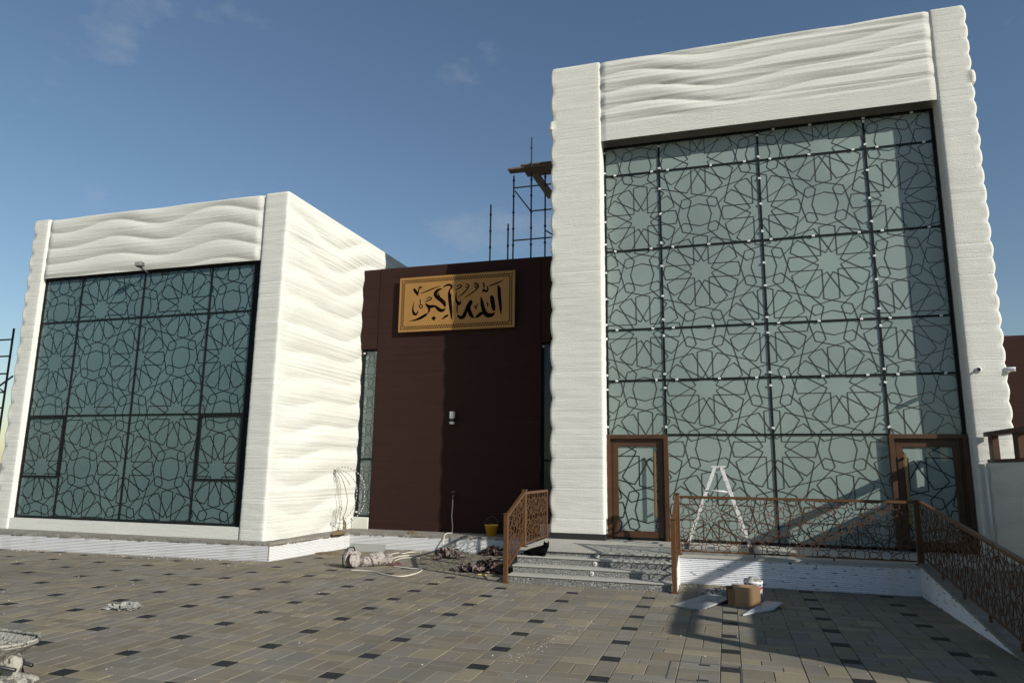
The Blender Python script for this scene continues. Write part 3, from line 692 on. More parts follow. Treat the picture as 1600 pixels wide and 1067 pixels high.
for (x,y),(u,v) in zip(src,dst): A+=[[x,y,1,0,0,0,-u*x,-u*y],[0,0,0,x,y,1,-v*x,-v*y]]; B+=[u,v]
hm=np.append(np.linalg.solve(np.array(A),np.array(B)),1).reshape(3,3)
def s2w(x,y):
    q=hm@np.array((x,y,1.)); return sx0+(sx1-sx0)*q[0]/q[2], sz0+(sz1-sz0)*q[1]/q[2]
PXM=(sx1-sx0)/1385
def stroke(pts, name='letter_stroke', k=1.0):
    # smooth the centre line (Catmull-Rom), ribbon with varying width
    P=[Vector(p) for p in pts]; out=[]
    for i in range(len(P)-1):
        p0=P[max(i-1,0)];p1=P[i];p2=P[i+1];p3=P[min(i+2,len(P)-1)]
        for s in range(5):
            t=s/5; out.append(.5*((2*p1)+(p2-p0)*t+(2*p0-5*p1+4*p2-p3)*t*t+(3*p1-p0-3*p2+p3)*t**3))
    out.append(P[-1]); W=[(*s2w(p.x,p.y),max(2.5,p.z)*PXM*.5*k) for p in out]
    n=len(W); mb=MB(); F=SYY-.003; Bk=SYY+.001
    vf=[]
    for i,(x,z,w) in enumerate(W):
        ax,az=W[max(i-1,0)][:2];bx,bz=W[min(i+1,n-1)][:2];tx,tz=bx-ax,bz-az;l=math.hypot(tx,tz) or 1;nx_,nz_=-tz/l*w,tx/l*w
        vf+=[(x+nx_,F,z+nz_),(x-nx_,F,z-nz_),(x-nx_,Bk,z-nz_),(x+nx_,Bk,z+nz_)]
    fs=[(0,1,2,3),tuple(4*(n-1)+j for j in (3,2,1,0))]
    for i in range(n-1):
        for j in range(4): a=4*i+j;b=4*i+(j+1)%4; fs.append((a,a+4,b+4,b))
    mb.add(vf,fs); return mb.build(name,M_INK,sign)
for s in [
 [(1288,272,10),(1297,320,30),(1306,420,34),(1316,520,28),(1321,590,14),(1323,624,3)], [(1294,285,8),(1310,315,16),(1318,335,4)],
 [(1198,402,14),(1216,430,40),(1226,490,44),(1236,545,38),(1244,578,14)], [(1205,400,18),(1228,420,18),(1234,440,4)],
 [(1248,598,12),(1218,622,34),(1178,630,44),(1142,612,46),(1114,555,38),(1098,480,32),(1086,410,8)],
 [(1122,585,20),(1080,612,34),(1045,640,28),(1018,658,6)],
 [(806,628,14),(838,655,32),(876,646,40),(904,590,36),(932,515,30),(962,462,22),(976,474,18),(966,505,20),(946,528,26),(950,580,38),(972,632,36),(1004,660,8)],
 [(796,348,6),(788,410,14),(796,460,24),(822,494,30),(840,478,18),(850,448,4)], [(806,505,12),(802,560,12),(810,605,4)],
 [(1110,240,8),(1122,272,16),(1122,305,12)], [(1098,345,10),(1112,340,20),(1126,318,10),(1134,345,16),(1160,340,20),(1168,312,14),(1156,282,6)],
 [(1184,284,10),(1240,262,14),(1300,240,14),(1354,212,3)],
 [(1006,262,10),(1022,250,14),(1052,272,14),(1050,300,14),(1020,300,12),(1008,282,8)], [(1048,308,10),(1000,350,12),(940,392,10),(890,420,3)],[(1015,270,8),(1040,285,12)],
 [(905,268,10),(925,262,12),(942,282,12),(925,300,10),(902,290,8)], [(938,300,10),(900,345,12),(850,390,10),(808,418,3)],
 [(782,325,8),(820,312,12),(852,288,12),(850,272,10),(820,274,10),(796,292,8)],
 [(1008,512,8),(1022,540,14),(1026,560,8)], [(1026,558,8),(1036,515,10),(1056,490,6)], [(1158,478,12),(1166,500,14),(1166,528,6)],
 [(640,298,8),(670,276,18),(715,268,22),(738,288,22),(726,318,14)], [(722,312,10),(708,352,20),(712,400,34),(720,480,34),(728,570,28),(736,640,18),(740,684,3)], [(712,375,10),(728,395,16),(730,410,4)],
 [(626,312,6),(585,326,24),(550,352,32),(543,385,36),(570,418,40),(610,448,40),(646,485,38),(660,528,14)], [(570,350,8),(588,395,10),(600,410,4)],
 [(662,550,10),(630,572,30),(596,568,36),(566,545,32),(540,522,20),(510,524,30),(470,528,34),(440,508,22),(424,488,8)],
 [(440,505,16),(462,540,22),(468,575,20),(452,604,8)], [(448,608,12),(412,634,28),(360,664,28),(296,688,16),(226,700,2)],
 [(520,640,4),(522,650,22),(523,665,50),(525,680,24),(526,692,4)],
 [(618,676,6),(650,656,16),(690,634,12),(692,622,6)], [(640,655,6),(662,640,12),(690,624,6)],
 [(418,470,6),(450,458,12),(490,440,12),(494,420,10),(466,418,10),(436,438,8)],
 [(360,438,8),(362,470,10),(360,500,8)], [(350,515,8),(362,505,10),(384,512,10),(386,532,10),(368,542,12),(350,532,10),(350,515,8)],
 [(288,468,4),(276,520,10),(272,570,18),(286,612,28),(310,618,22),(326,600,14),(332,570,3)],
 [(284,312,14),(296,335,30),(318,365,26),(332,400,6)], [(330,398,8),(340,345,12),(352,300,14),(372,296,16),(376,312,6)],
 [(364,374,6),(440,342,12),(520,312,12),(602,282,4)] ]: stroke(s,k=1.12)
mb=MB(); F=SYY-.0025
def diamond(x,z,a):
    mb.add([(x-a,F,z),(x,F,z-a),(x+a,F,z),(x,F,z+a),(x-a,SYY+.001,z),(x,SYY+.001,z-a),(x+a,SYY+.001,z),(x,SYY+.001,z+a)],[(0,1,2,3),(0,4,5,1),(1,5,6,2),(2,6,7,3),(3,7,4,0)])
nx_=46;nzb=20;W_=sx1-sx0-.16;H_=sz1-sz0-.16
for r in range(2):
    o_=.085+r*.052
    for i in range(nx_+1):
        x=sx0+.08+W_*(i+.5*(r%2))/nx_
        if sx0+o_-.01<x<sx1-o_+.01: diamond(x,sz1-o_,.027);diamond(x,sz0+o_,.027)
    for i in range(1,nzb):
        z=sz0+.08+H_*(i+.5*(r%2))/nzb
        if sz0+o_+.03<z<sz1-o_-.03: diamond(sx0+o_,z,.027);diamond(sx1-o_,z,.027)
tag(mb.build('border_pattern',M_INK,sign),kind='stuff')

# ================================================================== FITTINGS ON WALLS
p=on_y(708,653,YB); t=thing('wall_lamp','small white and black up-down lamp on the brown wall','lamp',(p.x,YB,p.z-.16))
MB().bbox(p.x-.055,p.x+.055,YB-.11,YB-.012,p.z-.02,p.z+.16,b=.008).build('upper_housing',M_LAMP,t); MB().bbox(p.x-.055,p.x+.055,YB-.11,YB-.012,p.z-.16,p.z-.098,b=.008).build('lower_housing',M_LAMP,t)
MB().bbox(p.x-.05,p.x+.05,YB-.10,YB+.01,p.z-.097,p.z-.021,b=.005).build('wall_bracket',M_BLACK,t)
p=on_y(227,419,12.9); t=thing('floodlight','dark grey floodlight fixed above the dark window of the low block','floodlight',(p.x,12.9,p.z))
mb=MB(); mb.bbox(p.x-.10,p.x+.10,12.66,12.80,p.z-.02,p.z+.10,b=.03); mb.build('housing',M_DGREY,t)
MB().bbox(p.x-.085,p.x+.085,12.651,12.662,p.z-.005,p.z+.085,b=.004).build('lens',M_GREY,t); MB().bar((p.x-.03,12.78,p.z-.01),(p.x-.09,13.06,p.z-.06),.05,.02,(0,0,1)).build('bracket',M_DGREY,t)
def seccam(px,py,Y,label,ax):
    p=on_y(px,py,Y); t=thing('security_camera',label,'camera',(p.x,Y,p.z)); ax=Vector(ax).normalized()
    MB().lathe([(0,0),(.035,0),(.042,.01),(.042,.16),(.036,.17),(0,.17)],p-ax*.08,14,ax).build('body',M_WHITE,t,True)
    MB().lathe([(0,0),(.030,0),(.030,.006),(0,.006)],p+ax*.089,14,ax).build('lens',M_BLACK,t)
    MB().lathe([(0,0),(.05,0),(.05,.02),(.02,.04),(.02,.10),(0,.10)],p-ax*.02+Vector((.02,.13,0)),12,(0,-1,0)).build('mount',M_WHITE,t,True)
seccam(1530,577,14.85,'white security camera with black lens on the tower pier',(-.35,-1,-.12))
seccam(1578,577,14.98,'white security camera sticking out past the tower edge',(.9,-.5,-.05))

# ================================================================== SCAFFOLDS
def pole(mb,x,y,z0,z1):
    mb.tube([(x,y,z0),(x,y,z1)],.024,8)
    z=z0+.35
    while z<z1-.05: mb.tube([(x,y,z),(x,y,z+.05)],.037,8); z+=.5
sc=thing('roof_scaffold','dark steel scaffold tower with planks on the brown roof','scaffold',(-5.2,18.5,6.95))
Ys=18.5
def sp(px,py,Y=Ys): return on_y(px,py,Y)
for px,py in ((803,275),(830,214),(852,270)):
    p=sp(px,py); q=sp(px+.5,400); mb=MB(); pole(mb,p.x,Ys+(.0 if px!=830 else .06),6.95,p.z); mb.build('pole',M_SCAF,sc,True)
for a,b in (((803,294),(872,287)),((830,330),(872,325)),((803,376),(872,370))):
    p,q=sp(*a),sp(*b); MB().tube([p,(q.x,Ys,p.z)],.022,8).build('ledger',M_SCAF,sc,True)
p,q=sp(805,299),sp(830,331); MB().tube([p,q],.02,8).build('brace',M_SCAF,sc,True)
p,q=sp(852,360),sp(872,372); MB().tube([p,q],.02,8).build('brace',M_SCAF,sc,True)
p=sp(797,270); MB().box(p.x,-4.0,Ys-.25,Ys+.05,p.z-.02,p.z+.025).build('plank',M_PLANK,sc)
p=sp(812,257); MB().box(p.x,-4.0,Ys+.06,Ys+.9,p.z-.02,p.z+.02).build('plank',M_PLANK,sc)
p,q=sp(836,272),sp(862,308); MB().bar(p,q,.22,.04,(0,-.9,.45)).build('plank',M_PLANK,sc)
for px,py,lab in ((767,320,'taller lone scaffold pole standing on the brown roof, left of the scaffold'),(794,350,'shorter lone scaffold pole on the brown roof beside the scaffold')):
    p=sp(px,py); mb=MB(); pole(mb,p.x,Ys,6.95,p.z); tag(mb.build('scaffold_pole',M_SCAF,None,True),lab,'pole')
ls=thing('side_scaffold','dark steel scaffold frame at the far left behind the low block','scaffold',(-20.3,15,0))
for x,z in ((-20.07,5.85),(-21.1,6.1)): mb=MB(); mb.tube([(x,15,-.03),(x,15,z)],.03,8); mb.build('pole',M_SCAF,ls,True)
for x in (-20.07,-21.1): mb=MB(); mb.tube([(x,16.2,-.03),(x,16.2,5.9)],.03,8); mb.build('pole',M_SCAF,ls,True)
for z in (5.52,5.02,4.5,3.95,3.5,3.0,2.2,1.2): MB().tube([(-20.07,15,z),(-21.1,15,z)],.024,8).build('rung',M_SCAF,ls,True)
MB().tube([(-19.85,15,4.42),(-20.9,15,3.8)],.026,8).build('brace',M_SCAF,ls,True); MB().tube([(-20.07,15,3.95),(-20.6,15,4.2)],.02,8).build('brace',M_SCAF,ls,True)

# ================================================================== SMALL THINGS
def heap(name, m, c, rx, ry, h, seed, label, cat, rough=1., n=64, rot=0., group=None, parent=None, base=.16, smooth=True):
    """crumpled sheet or pile: ridged height field with ragged edge, closed underneath"""
    mb=MB(); k=int(n*.5); cz=c[2] if len(c)>2 else 0
    ca,sa=math.cos(rot),math.sin(rot)
    for i in range(k+1):
        r=i/k
        for j in range(n):
            a=2*math.pi*j/n
            rr=r*(1+.30*nz(math.cos(a)*1.6+seed,math.sin(a)*1.6,seed*.7)+.14*nz(math.cos(a)*5+seed,math.sin(a)*5,3))
            x,y=rx*rr*math.cos(a),ry*rr*math.sin(a)
            f=max(0,1-r**2.2)
            f1=1.5/(rx+ry)
            fold=lambda q,k_: 1-2*abs(nz(x*f1*q+seed*3.1+k_,y*f1*q*1.3+k_,seed+k_))
            q=.50*max(0,fold(1.5,0))+.30*max(0,fold(3.2,4))+.22*max(0,fold(6.5,8))+.12*max(0,fold(13,3))+.25*nz(x*f1*1.2,y*f1*1.2,seed)
            z=h*f**.7*(base+rough*.62*max(0,q))+.006*f+.003
            if r>=1: z=0
            x+=.05*rx*nz(x*f1*5,y*f1*5,seed+9)*(r<1);
            mb.v.append((c[0]+x*ca-y*sa,c[1]+x*sa+y*ca,cz+max(0,z)))
    for i in range(k):
        for j in range(n):
            a=i*n+j;b=i*n+(j+1)%n
            if i==0: mb.f.append((a,a+n,b+n))
            else: mb.f.append((a,a+n,b+n,b))
    o=mb.build(name,m,parent,smooth)
    if label: tag(o,label,cat,group)
    return o
def tangle(name, m, c, rx, ry, h, seed, label, cat, width=.07, n=150, z0=0.):
    rr=random.Random(seed); mb=MB(); pts=[]; a=rr.random()*6; q=Vector((0,0)); 
    for i in range(n):
        a+=rr.gauss(0,.75); step=.10; q=q+Vector((math.cos(a),math.sin(a)))*step
        if q.length>1: q=q.normalized()*.97; a+=2.2
        pts.append(Vector((c[0]+q.x*rx,c[1]+q.y*ry,z0+.004+h*max(0,1-q.length_squared*.8)*(.12+.88*abs(nz(i*.23,seed,1))**.8*1.5))))
    tw=rr.random()*6
    for i,p in enumerate(pts):
        t_=(pts[min(i+1,n-1)]-pts[max(i-1,0)]).normalized(); tw+=rr.gauss(0,.5)
        sd=Vector((-t_.y,t_.x,0)); sd=sd.normalized() if sd.length>1e-4 else Vector((1,0,0)); u=sd*(.5+.5*abs(math.cos(tw)))+Vector((0,0,1))*math.sin(tw)*.30
        w=width*(.6+.8*rr.random())*.5
        for s_ in (-1,0,1):
            v=p+u*w*s_+Vector((0,0,.012*(s_==0))); mb.v.append((v.x,v.y,max(z0+.002,v.z)))
    for i in range(n-1):
        for j in (0,1): k_=3*i+j; mb.f.append((k_,k_+1,k_+4,k_+3))
    return tag(mb.build(name,m,None,False),label,cat)
# bucket
p=Vector((-5.43,16.2,LH+.035)); t=thing('bucket','yellow plastic bucket on the ledge in front of the brown wall','bucket',tuple(p))
MB().lathe([(0,.0),(.105,0),(.158,.235),(.168,.235),(.168,.252),(.150,.252),(.145,.23),(.10,.02),(0,.02)],p,24).build('body',M_YELL,t,True)
MB().tube([p+Vector((.155*math.cos(a),.04*math.sin(a),.24+.20*math.sin(a))) for a in [math.pi*i/14 for i in range(15)]],.005,6).build('handle',M_DGREY,t,True)
# tap with hose
p=on_y(710,767,YB); t=thing('water_tap','dark wall tap with a white hose hanging down the brown wall','tap',(p.x,YB,p.z-.1))
MB().lathe([(0,0),(.028,0),(.028,.03),(.016,.04),(.016,.11),(0,.11)],(p.x,YB+.01,p.z-.10),12,(0,-1,0)).build('body',M_DGREY,t,True)
MB().bar((p.x-.05,YB-.08,p.z-.03),(p.x+.05,YB-.08,p.z+.0),.025,.02).build('lever',M_DGREY,t); MB().tube([(p.x,YB-.09,p.z-.1),(p.x,YB-.095,p.z-.2)],.016,8).build('spout',M_DGREY,t,True)
hz=[(p.x,YB-.097,p.z-.19),(p.x+.005,YB-.10,p.z-.35),(p.x-.015,YB-.09,p.z-.6),(p.x+.02,YB-.10,p.z-.85),(p.x+.05,YB-.2,p.z-1.0),(p.x+.06,16.05,.40),(p.x+.09,15.80,.375),(p.x+.12,15.68,.2),(p.x+.17,15.60,.05),(p.x+.3,15.45,.018),(p.x+.6,15.2,.018)]
MB().tube(hz,.013,8).build('hose',M_WIRE,t,True)
# cat (one continuous body grown with skin + subdivision)
def skinned(name, verts, edges, radii, m, parent=None, sub=2):
    me=bpy.data.meshes.new(name); me.from_pydata(verts,edges,[]); o=bpy.data.objects.new(name,me); COL.objects.link(o)
    sk=o.modifiers.new('s','SKIN'); sb=o.modifiers.new('u','SUBSURF'); sb.levels=sb.render_levels=sub
    for i,r in enumerate(radii):
        s=me.skin_vertices[0].data[i]; s.radius=r if isinstance(r,tuple) else (r,r); s.use_root=(i==0)
    dg=bpy.context.evaluated_depsgraph_get(); ev=o.evaluated_get(dg); me2=bpy.data.meshes.new_from_object(ev)
    bpy.data.objects.remove(o); me2.materials.clear(); me2.materials.append(m)
    me2.polygons.foreach_set('use_smooth',[True]*len(me2.polygons)); return put(name,me2,parent)
cx,cy,cz=-3.42,12.745,SZ[2]
V=[(-.06,0,.075),(.07,0,.085),(.16,-.01,.105),(.205,-.02,.16),(.225,-.04,.205),(.24,-.085,.192),        # pelvis..chest, neck, head, muzzle
   (-.14,-.01,.055),(-.20,-.03,.03),(-.26,-.045,.016),(-.21,-.08,.012),                                # tail
   (.19,-.07,.045),(.21,-.125,.018),(.165,.03,.045),(.19,-.06,.018),                                   # front legs folded
   (-.07,-.07,.05),(.02,-.115,.018),(-.07,.06,.05),(.02,.05,.018)]                                     # hind legs
E_=[(0,1),(1,2),(2,3),(3,4),(4,5),(0,6),(6,7),(7,8),(8,9),(2,10),(10,11),(2,12),(12,13),(0,14),(14,15),(0,16),(16,17)]
Rr=[.082,.084,.074,.056,.064,.028,.05,.02,.013,.009,.035,.02,.035,.02,.05,.022,.05,.022]
cat=skinned('cat',[(cx+a,cy+b,cz+max(c_,.02)) for a,b,c_ in V],E_,Rr,M_BLACKFUR)
tag(cat,'black cat lying on the third granite step beside the left railing','cat')
for sx in (-1,1):
    e=Vector((cx+.223+sx*.032,cy-.045,cz+.238))
    mb=MB(); mb.add([e+Vector((-.025,-.006,-.02)),e+Vector((.025,-.006,-.02)),e+Vector((0,.024,-.02)),e+Vector((sx*.008,.004,.040))],[(0,1,3),(1,2,3),(2,0,3),(0,2,1)]); mb.build('ear',M_BLACKFUR,cat)
# ladder on the terrace
t=thing('step_ladder','paint-spotted aluminium A-frame step ladder standing on the terrace','ladder',(-.2,14.2,FL))
apexL,apexR=Vector((-.22,14.2,2.02)),Vector((-.10,14.2,2.02))
for sy in (-.19,.19):
    MB().bar(apexL+Vector((0,sy*.75,0)),(-.79,14.25+sy,FL+.03),.058,.028,(0,1,0)).build('rail',M_ALU,t); MB().bar(apexR+Vector((0,sy*.75,0)),(.37,14.15+sy,FL+.03),.066,.028,(0,1,0)).build('rail',M_ALU,t)
    for x,y in ((-.79,14.25+sy),(.37,14.15+sy)): MB().bbox(x-.045,x+.045,y-.025,y+.025,FL,FL+.10,b=.008).build('foot',M_DGREY,t)
for k in range(1,6):
    f=k/6.2; c_=apexR.lerp(Vector((.37,14.15,FL+.03)),f); MB().bbox(c_.x-.05,c_.x+.04,c_.y-.17,c_.y+.17,c_.z-.012,c_.z+.012,b=.004).build('tread',M_ALU,t)
for k in (1,3,5):
    f=k/6.2; c_=apexL.lerp(Vector((-.79,14.25,FL+.03)),f); MB().bar(c_+Vector((0,-.17,0)),c_+Vector((0,.17,0)),.03,.02,(0,0,1)).build('crossbar',M_ALU,t)
MB().bbox(-.29,-.03,14.04,14.36,2.01,2.04,b=.006).build('top_cap',M_ALU,t)
MB().tube([(-.39,14.04,1.58),(.02,14.03,1.56)],.012,6).build('spreader',M_ALU,t,True); MB().tube([(-.39,14.37,1.58),(.02,14.36,1.56)],.012,6).build('spreader',M_ALU,t,True)
# boards, box, pail, rag on the paving before the plinth
def flat_board(name,m,px,th,label,z=.0,tilt=()):
    P=[on_z(a,b) for a,b in px]; T=list(tilt)+[0]*(len(P)-len(tilt)); mb=MB()
    poly=[Vector((q.x,q.y,z+.004+tz)) for q,tz in zip(P,T)]; mb.prism(poly,(0,0,0),(0,0,th)); return tag(mb.build(name,m),label,'board')
flat_board('loose_board',M_BOARD,[(1049,947),(1094,954),(1147,938),(1107,932.5)],.018,'large dirty grey board lying on the paving left of the cardboard box',tilt=(0,0,.03,.03))
flat_board('loose_board',M_BOARDW,[(1161,962),(1185,957.5),(1208,955),(1224,947.5),(1196,943.5)],.02,'small pale board lying right in front of the cardboard box',tilt=(0,0,.01,.04,.02))
a_,b_=on_z(1148,947.5),on_z(1189,949.5); ux=(b_-a_).normalized(); uy=Vector((-ux.y,ux.x,0)); t=thing('cardboard_box','open brown cardboard box on the paving in front of the white plinth','box',tuple((a_+b_)/2))
w_,d_,h_=(b_-a_).length,.34,.26; P=lambda u,v,z: a_+ux*u+uy*v+Vector((0,0,z+.003))
def pbox(u0,u1,v0,v1,z0,z1,m,name,rz=0):
    mb=MB(); mb.add([P(u0,v0,z0),P(u1,v0,z0),P(u1,v1,z0),P(u0,v1,z0),P(u0,v0,z1),P(u1,v0,z1),P(u1,v1,z1),P(u0,v1,z1)],[(3,2,1,0),(4,5,6,7),(0,1,5,4),(1,2,6,5),(2,3,7,6),(3,0,4,7)]); return mb.build(name,m,t)
pbox(0,w_,0,.006,0,h_,M_CARD,'side_panel'); pbox(0,w_,d_-.006,d_,0,h_,M_CARD,'side_panel'); pbox(w_-.006,w_,.006,d_-.006,0,h_,M_CARD,'side_panel')
pbox(.0,w_-.006,.006,d_-.006,0,.006,M_CARD,'bottom_panel'); pbox(0,w_,.0,d_,h_,h_+.006,M_CARD,'top_panel')
mb=MB(); mb.bar(P(-.04,.0,.02),P(-.04,.0,h_-.02),.10,.005,uy); mb.build('flap',M_CARDD,t)
mb=MB(); mb.bar(P(-.035,d_,.02),P(-.035,d_,h_-.02),.09,.005,uy); mb.build('flap',M_CARDD,t)
c_=on_z(1176.5,941); c_=Vector((c_.x+.02,c_.y+.16,0)); t=thing('paint_pail','white paint pail with red and navy printed band behind the cardboard box','pail',tuple(c_))
MB().lathe([(0,.004),(.125,.004),(.137,.265),(.145,.27),(.145,.292),(.135,.296),(0,.29)],c_,24).build('body',M_WHITE,t,True)
mb=MB(); mb.lathe([(.1360,.185),(.1378,.22)],c_,24); mb.f=mb.f[:-2]; mb.build('red_band',M_RED,t,True)
for k,(a0,zz) in enumerate(((3.5,.248),(4.15,.245),(4.7,.242),(5.3,.247),(4.4,.10),(5.0,.09),(5.5,.11))):
    mb=MB(); q=[]
    for i in range(5):
        a=a0+.32*i/4; q.append((a,.0))
    V_=[];r_=.1395 if zz>.15 else .1345
    for (a,_) in q: V_+=[c_+Vector((r_*math.cos(a),r_*math.sin(a),zz-.016)),c_+Vector((r_*math.cos(a),r_*math.sin(a),zz+.014+.010*math.sin(a*9)))]
    mb.add(V_,[(2*i,2*i+2,2*i+3,2*i+1) for i in range(4)]); mb.build('printed_mark',M_BLUE,t)
heap('plastic_film',M_PLASTIC,tuple(c_+Vector((0,0,.292))),.13,.13,.06,4,'crumpled clear film covering the top of the paint pail','film',1.2)
c2=on_z(1121,930.5); tangle('striped_rag',M_BOARD,(c2.x,c2.y,0),.30,.13,.15,11,'crumpled grey and black strips behind the large grey board','rag',.05,170)
# reel, rolled wrap, cable
p=on_z(541,888.5); t=thing('cable_reel','paint-splashed cable reel on a dark tube frame lying on the paving','reel',(p.x,p.y+.1,0))
rc_=Vector((p.x+.06,p.y+.14,.18)); ax=Vector((.93,-.36,0)); q_=.72
for s in (-.07,.07): MB().lathe([(0,0),(.148,0),(.158,.010),(.148,.02),(0,.02)],rc_+ax*s,24,ax).build('flange',M_WRAP,t,True)
MB().lathe([(0,0),(.08,0),(.08,.13),(0,.13)],rc_-ax*.06,18,ax).build('drum',M_RAG,t,True)
fy=Vector((-ax.y,ax.x,0))
for s in (-.11,):
    b0=rc_+ax*s; b0=Vector((b0.x,b0.y,0)); MB().tube([b0-fy*.15+Vector((0,0,.014)),b0-fy*.17+Vector((0,0,.24)),b0-fy*.05+Vector((0,0,.38)),b0+fy*.09+Vector((0,0,.38)),b0+fy*.17+Vector((0,0,.24)),b0+fy*.15+Vector((0,0,.014)),b0-fy*.15+Vector((0,0,.014))],.014,8).build('frame_tube',M_BLACK,t,True)
a_=on_z(561,886);b_=on_z(607,883.5); mb=MB(); pts=[];rr=[]
for i in range(26):
    u=i/25; q=a_.lerp(b_,u)+Vector((0,.12,0)); r_=.105+.03*nz(u*5,1,2)+(.03 if .35<u<.65 else 0); pts.append((q.x,q.y+.03*nz(u*6,4,1),r_*.93)); rr.append(r_ if 0<i<25 else r_*.75)
mb.tube(pts,rr,26)
mb.v=[(x+.03*nz(x*9,y*9,z*9),y+.03*nz(x*9+4,y*9,z*9),max(.004,z+.035*nz(x*11,y*11,z*11+3))) for x,y,z in mb.v]
tag(mb.build('rolled_wrap',M_WRAP,None,False),'roll of paint-stained wrapping lying beside the cable reel','roll')
heap('red_stained_cloth',mat('dull_red_cloth',(.10,.045,.04),.95,var=[((18,18,18),(.20,.15,.135),.55,.7)]),tuple(on_z(612,884)+Vector((0,.1,0))),.18,.13,.10,21,'dull red cloth end spilling from the wrapping roll','cloth',1.1)
loop=[(-6.92,12.26),(-6.50,12.28),(-6.125,12.04),(-5.87,11.93),(-5.67,11.96),(-5.60,12.29),(-5.65,12.70),(-5.77,12.88),(-6.07,12.93),(-6.40,13.02)]
def cable(name,pts,r,m,label,z=.012,sub=6):
    P=[Vector((*q[:2],z if len(q)<3 else q[2])) for q in pts];out=[]
    for i in range(len(P)-1):
        p0=P[max(i-1,0)];p1=P[i];p2=P[i+1];p3=P[min(i+2,len(P)-1)]
        for s in range(sub):
            t_=s/sub; out.append(.5*((2*p1)+(p2-p0)*t_+(2*p0-5*p1+4*p2-p3)*t_*t_+(3*p1-p0-3*p2+p3)*t_**3))
    out.append(P[-1]); return tag(MB().tube(out,r,8).build(name,m,None,True),label,'cable')
cable('ivory_cable',loop,.012,M_WIRE,'ivory cable looping across the paving in front of the cable reel')
def pz(*l): return [tuple(on_z(500+a/8.89,820+b/8.89)[:2]) for a,b in l]
cable('ivory_cable',pz((930,440),(980,415),(1080,395),(1160,400),(1240,385),(1330,380),(1400,385)),.012,M_WIRE,'ivory cable running to the plinth behind the wrapping roll')
cable('ivory_cable',pz((1010,470),(1120,440),(1240,430),(1300,440),(1400,420),(1480,395),(1470,390)),.013,M_WIRE,'thick ivory cable end bending back near the rags')
cable('ivory_cable',pz((1040,500),(1100,478),(1180,462),(1300,462),(1380,470)),.011,M_WIRE,'short ivory cable lying nearest beside the wrapping roll')
# rags and leaves near the brown wall
def hp(name,m,px,py,rx,ry,h,seed,label,cat,rough=1.1,rot=0,n=64):
    q=on_z(px,py); pl=(m is M_PLASTIC); return heap(name,m,(q.x,q.y,0),rx,ry,h*(1.5 if pl else 1),seed,label,cat,rough,n,rot,base=.0 if pl else .12,smooth=not pl)
tangle('rag_pile',M_RAG,tuple(on_z(697,871)),.40,.32,.24,31,'crumpled mauve rag pile in front of the grey junction cover','rag',.13,260)
tangle('rag_pile',M_RAGB,tuple(on_z(768,892)),.42,.34,.26,32,'big dark brown rag pile against the left stair post','rag',.20,300)
tangle('rag_pile',M_RAG,tuple(on_z(738,893)),.40,.24,.20,33,'pale mottled cloth spilling left from the dark rag pile','cloth',.14,220)
tangle('rag_pile',M_RAGB,tuple(on_z(776,866.5)),.40,.25,.22,34,'dark cloth heap at the plinth under the yellow bucket','cloth',.18,220)
tangle('plastic_film',M_PLASTIC,tuple(on_z(717,865)),.24,.2,.14,35,'clear crumpled film by the plinth under the hose','film',.09,170)
tangle('plastic_film',M_PLASTIC,tuple(on_z(191,949)),.27,.19,.07,36,'crumpled pale plastic sheet alone on the open paving','film',.10,190)
hp('white_scrap',M_CRUMB,801,908.5,.10,.07,.08,37,'white crumpled paper scrap at the foot of the left stair post','scrap',1.2,n=24)
hp('white_scrap',M_CRUMB,834,910.5,.05,.035,.06,38,'small white scrap in front of the bottom step','scrap',1.2,n=20)
hp('foil_scrap',mat('yellow_tape',(.55,.45,.08),.5),752,897.5,.10,.03,.02,39,'small yellow strip in front of the dark rag pile','scrap',.6,n=20)
hp('leaf_pile',M_LEAF,515,866,.32,.10,.06,40,'thin dry leaf litter along the plinth side','leaf litter',1.5)
hp('leaf_pile',M_LEAF,641,858.5,.28,.12,.06,41,'yellowish leaf litter at the plinth behind the cables','leaf litter',1.5)
a_,b_=on_z(553,857.5),on_z(574,858.5); 
mb=MB(); mb.bar((-8.55,15.05,.06),(-7.75,15.28,.06),.30,.05,(0,-.5,.85)); tag(mb.build('grey_tray',M_GREY),'pale grey tray lying at the inner plinth corner','tray')
def heap_on(px,py,z,rx,ry,h,seed,label,m=M_LEAF,cat='leaf litter',name='leaf_pile'):
    q=on_z(px,py,z); return heap(name,m,(q.x,q.y,z),rx,ry,h,seed,label,cat,1.6,36)
heap_on(528,834,LH+.035,.13,.30,.08,51,'dry leaves gathered on the ledge corner below the crescent')
heap_on(534,826.5,LH+.035,.13,.14,.34,52,'bundle of dry stalks at the foot of the crescent frame')
heap_on(645,834,LH+.035,.15,.07,.07,53,'small dry leaf clump on the ledge before the brown wall')
heap_on(116,840,LH+.035,.20,.09,.05,54,'crusty mortar crumbs on the ledge below the dark window',M_LEDGE,'mortar crumbs','mortar_crumbs')
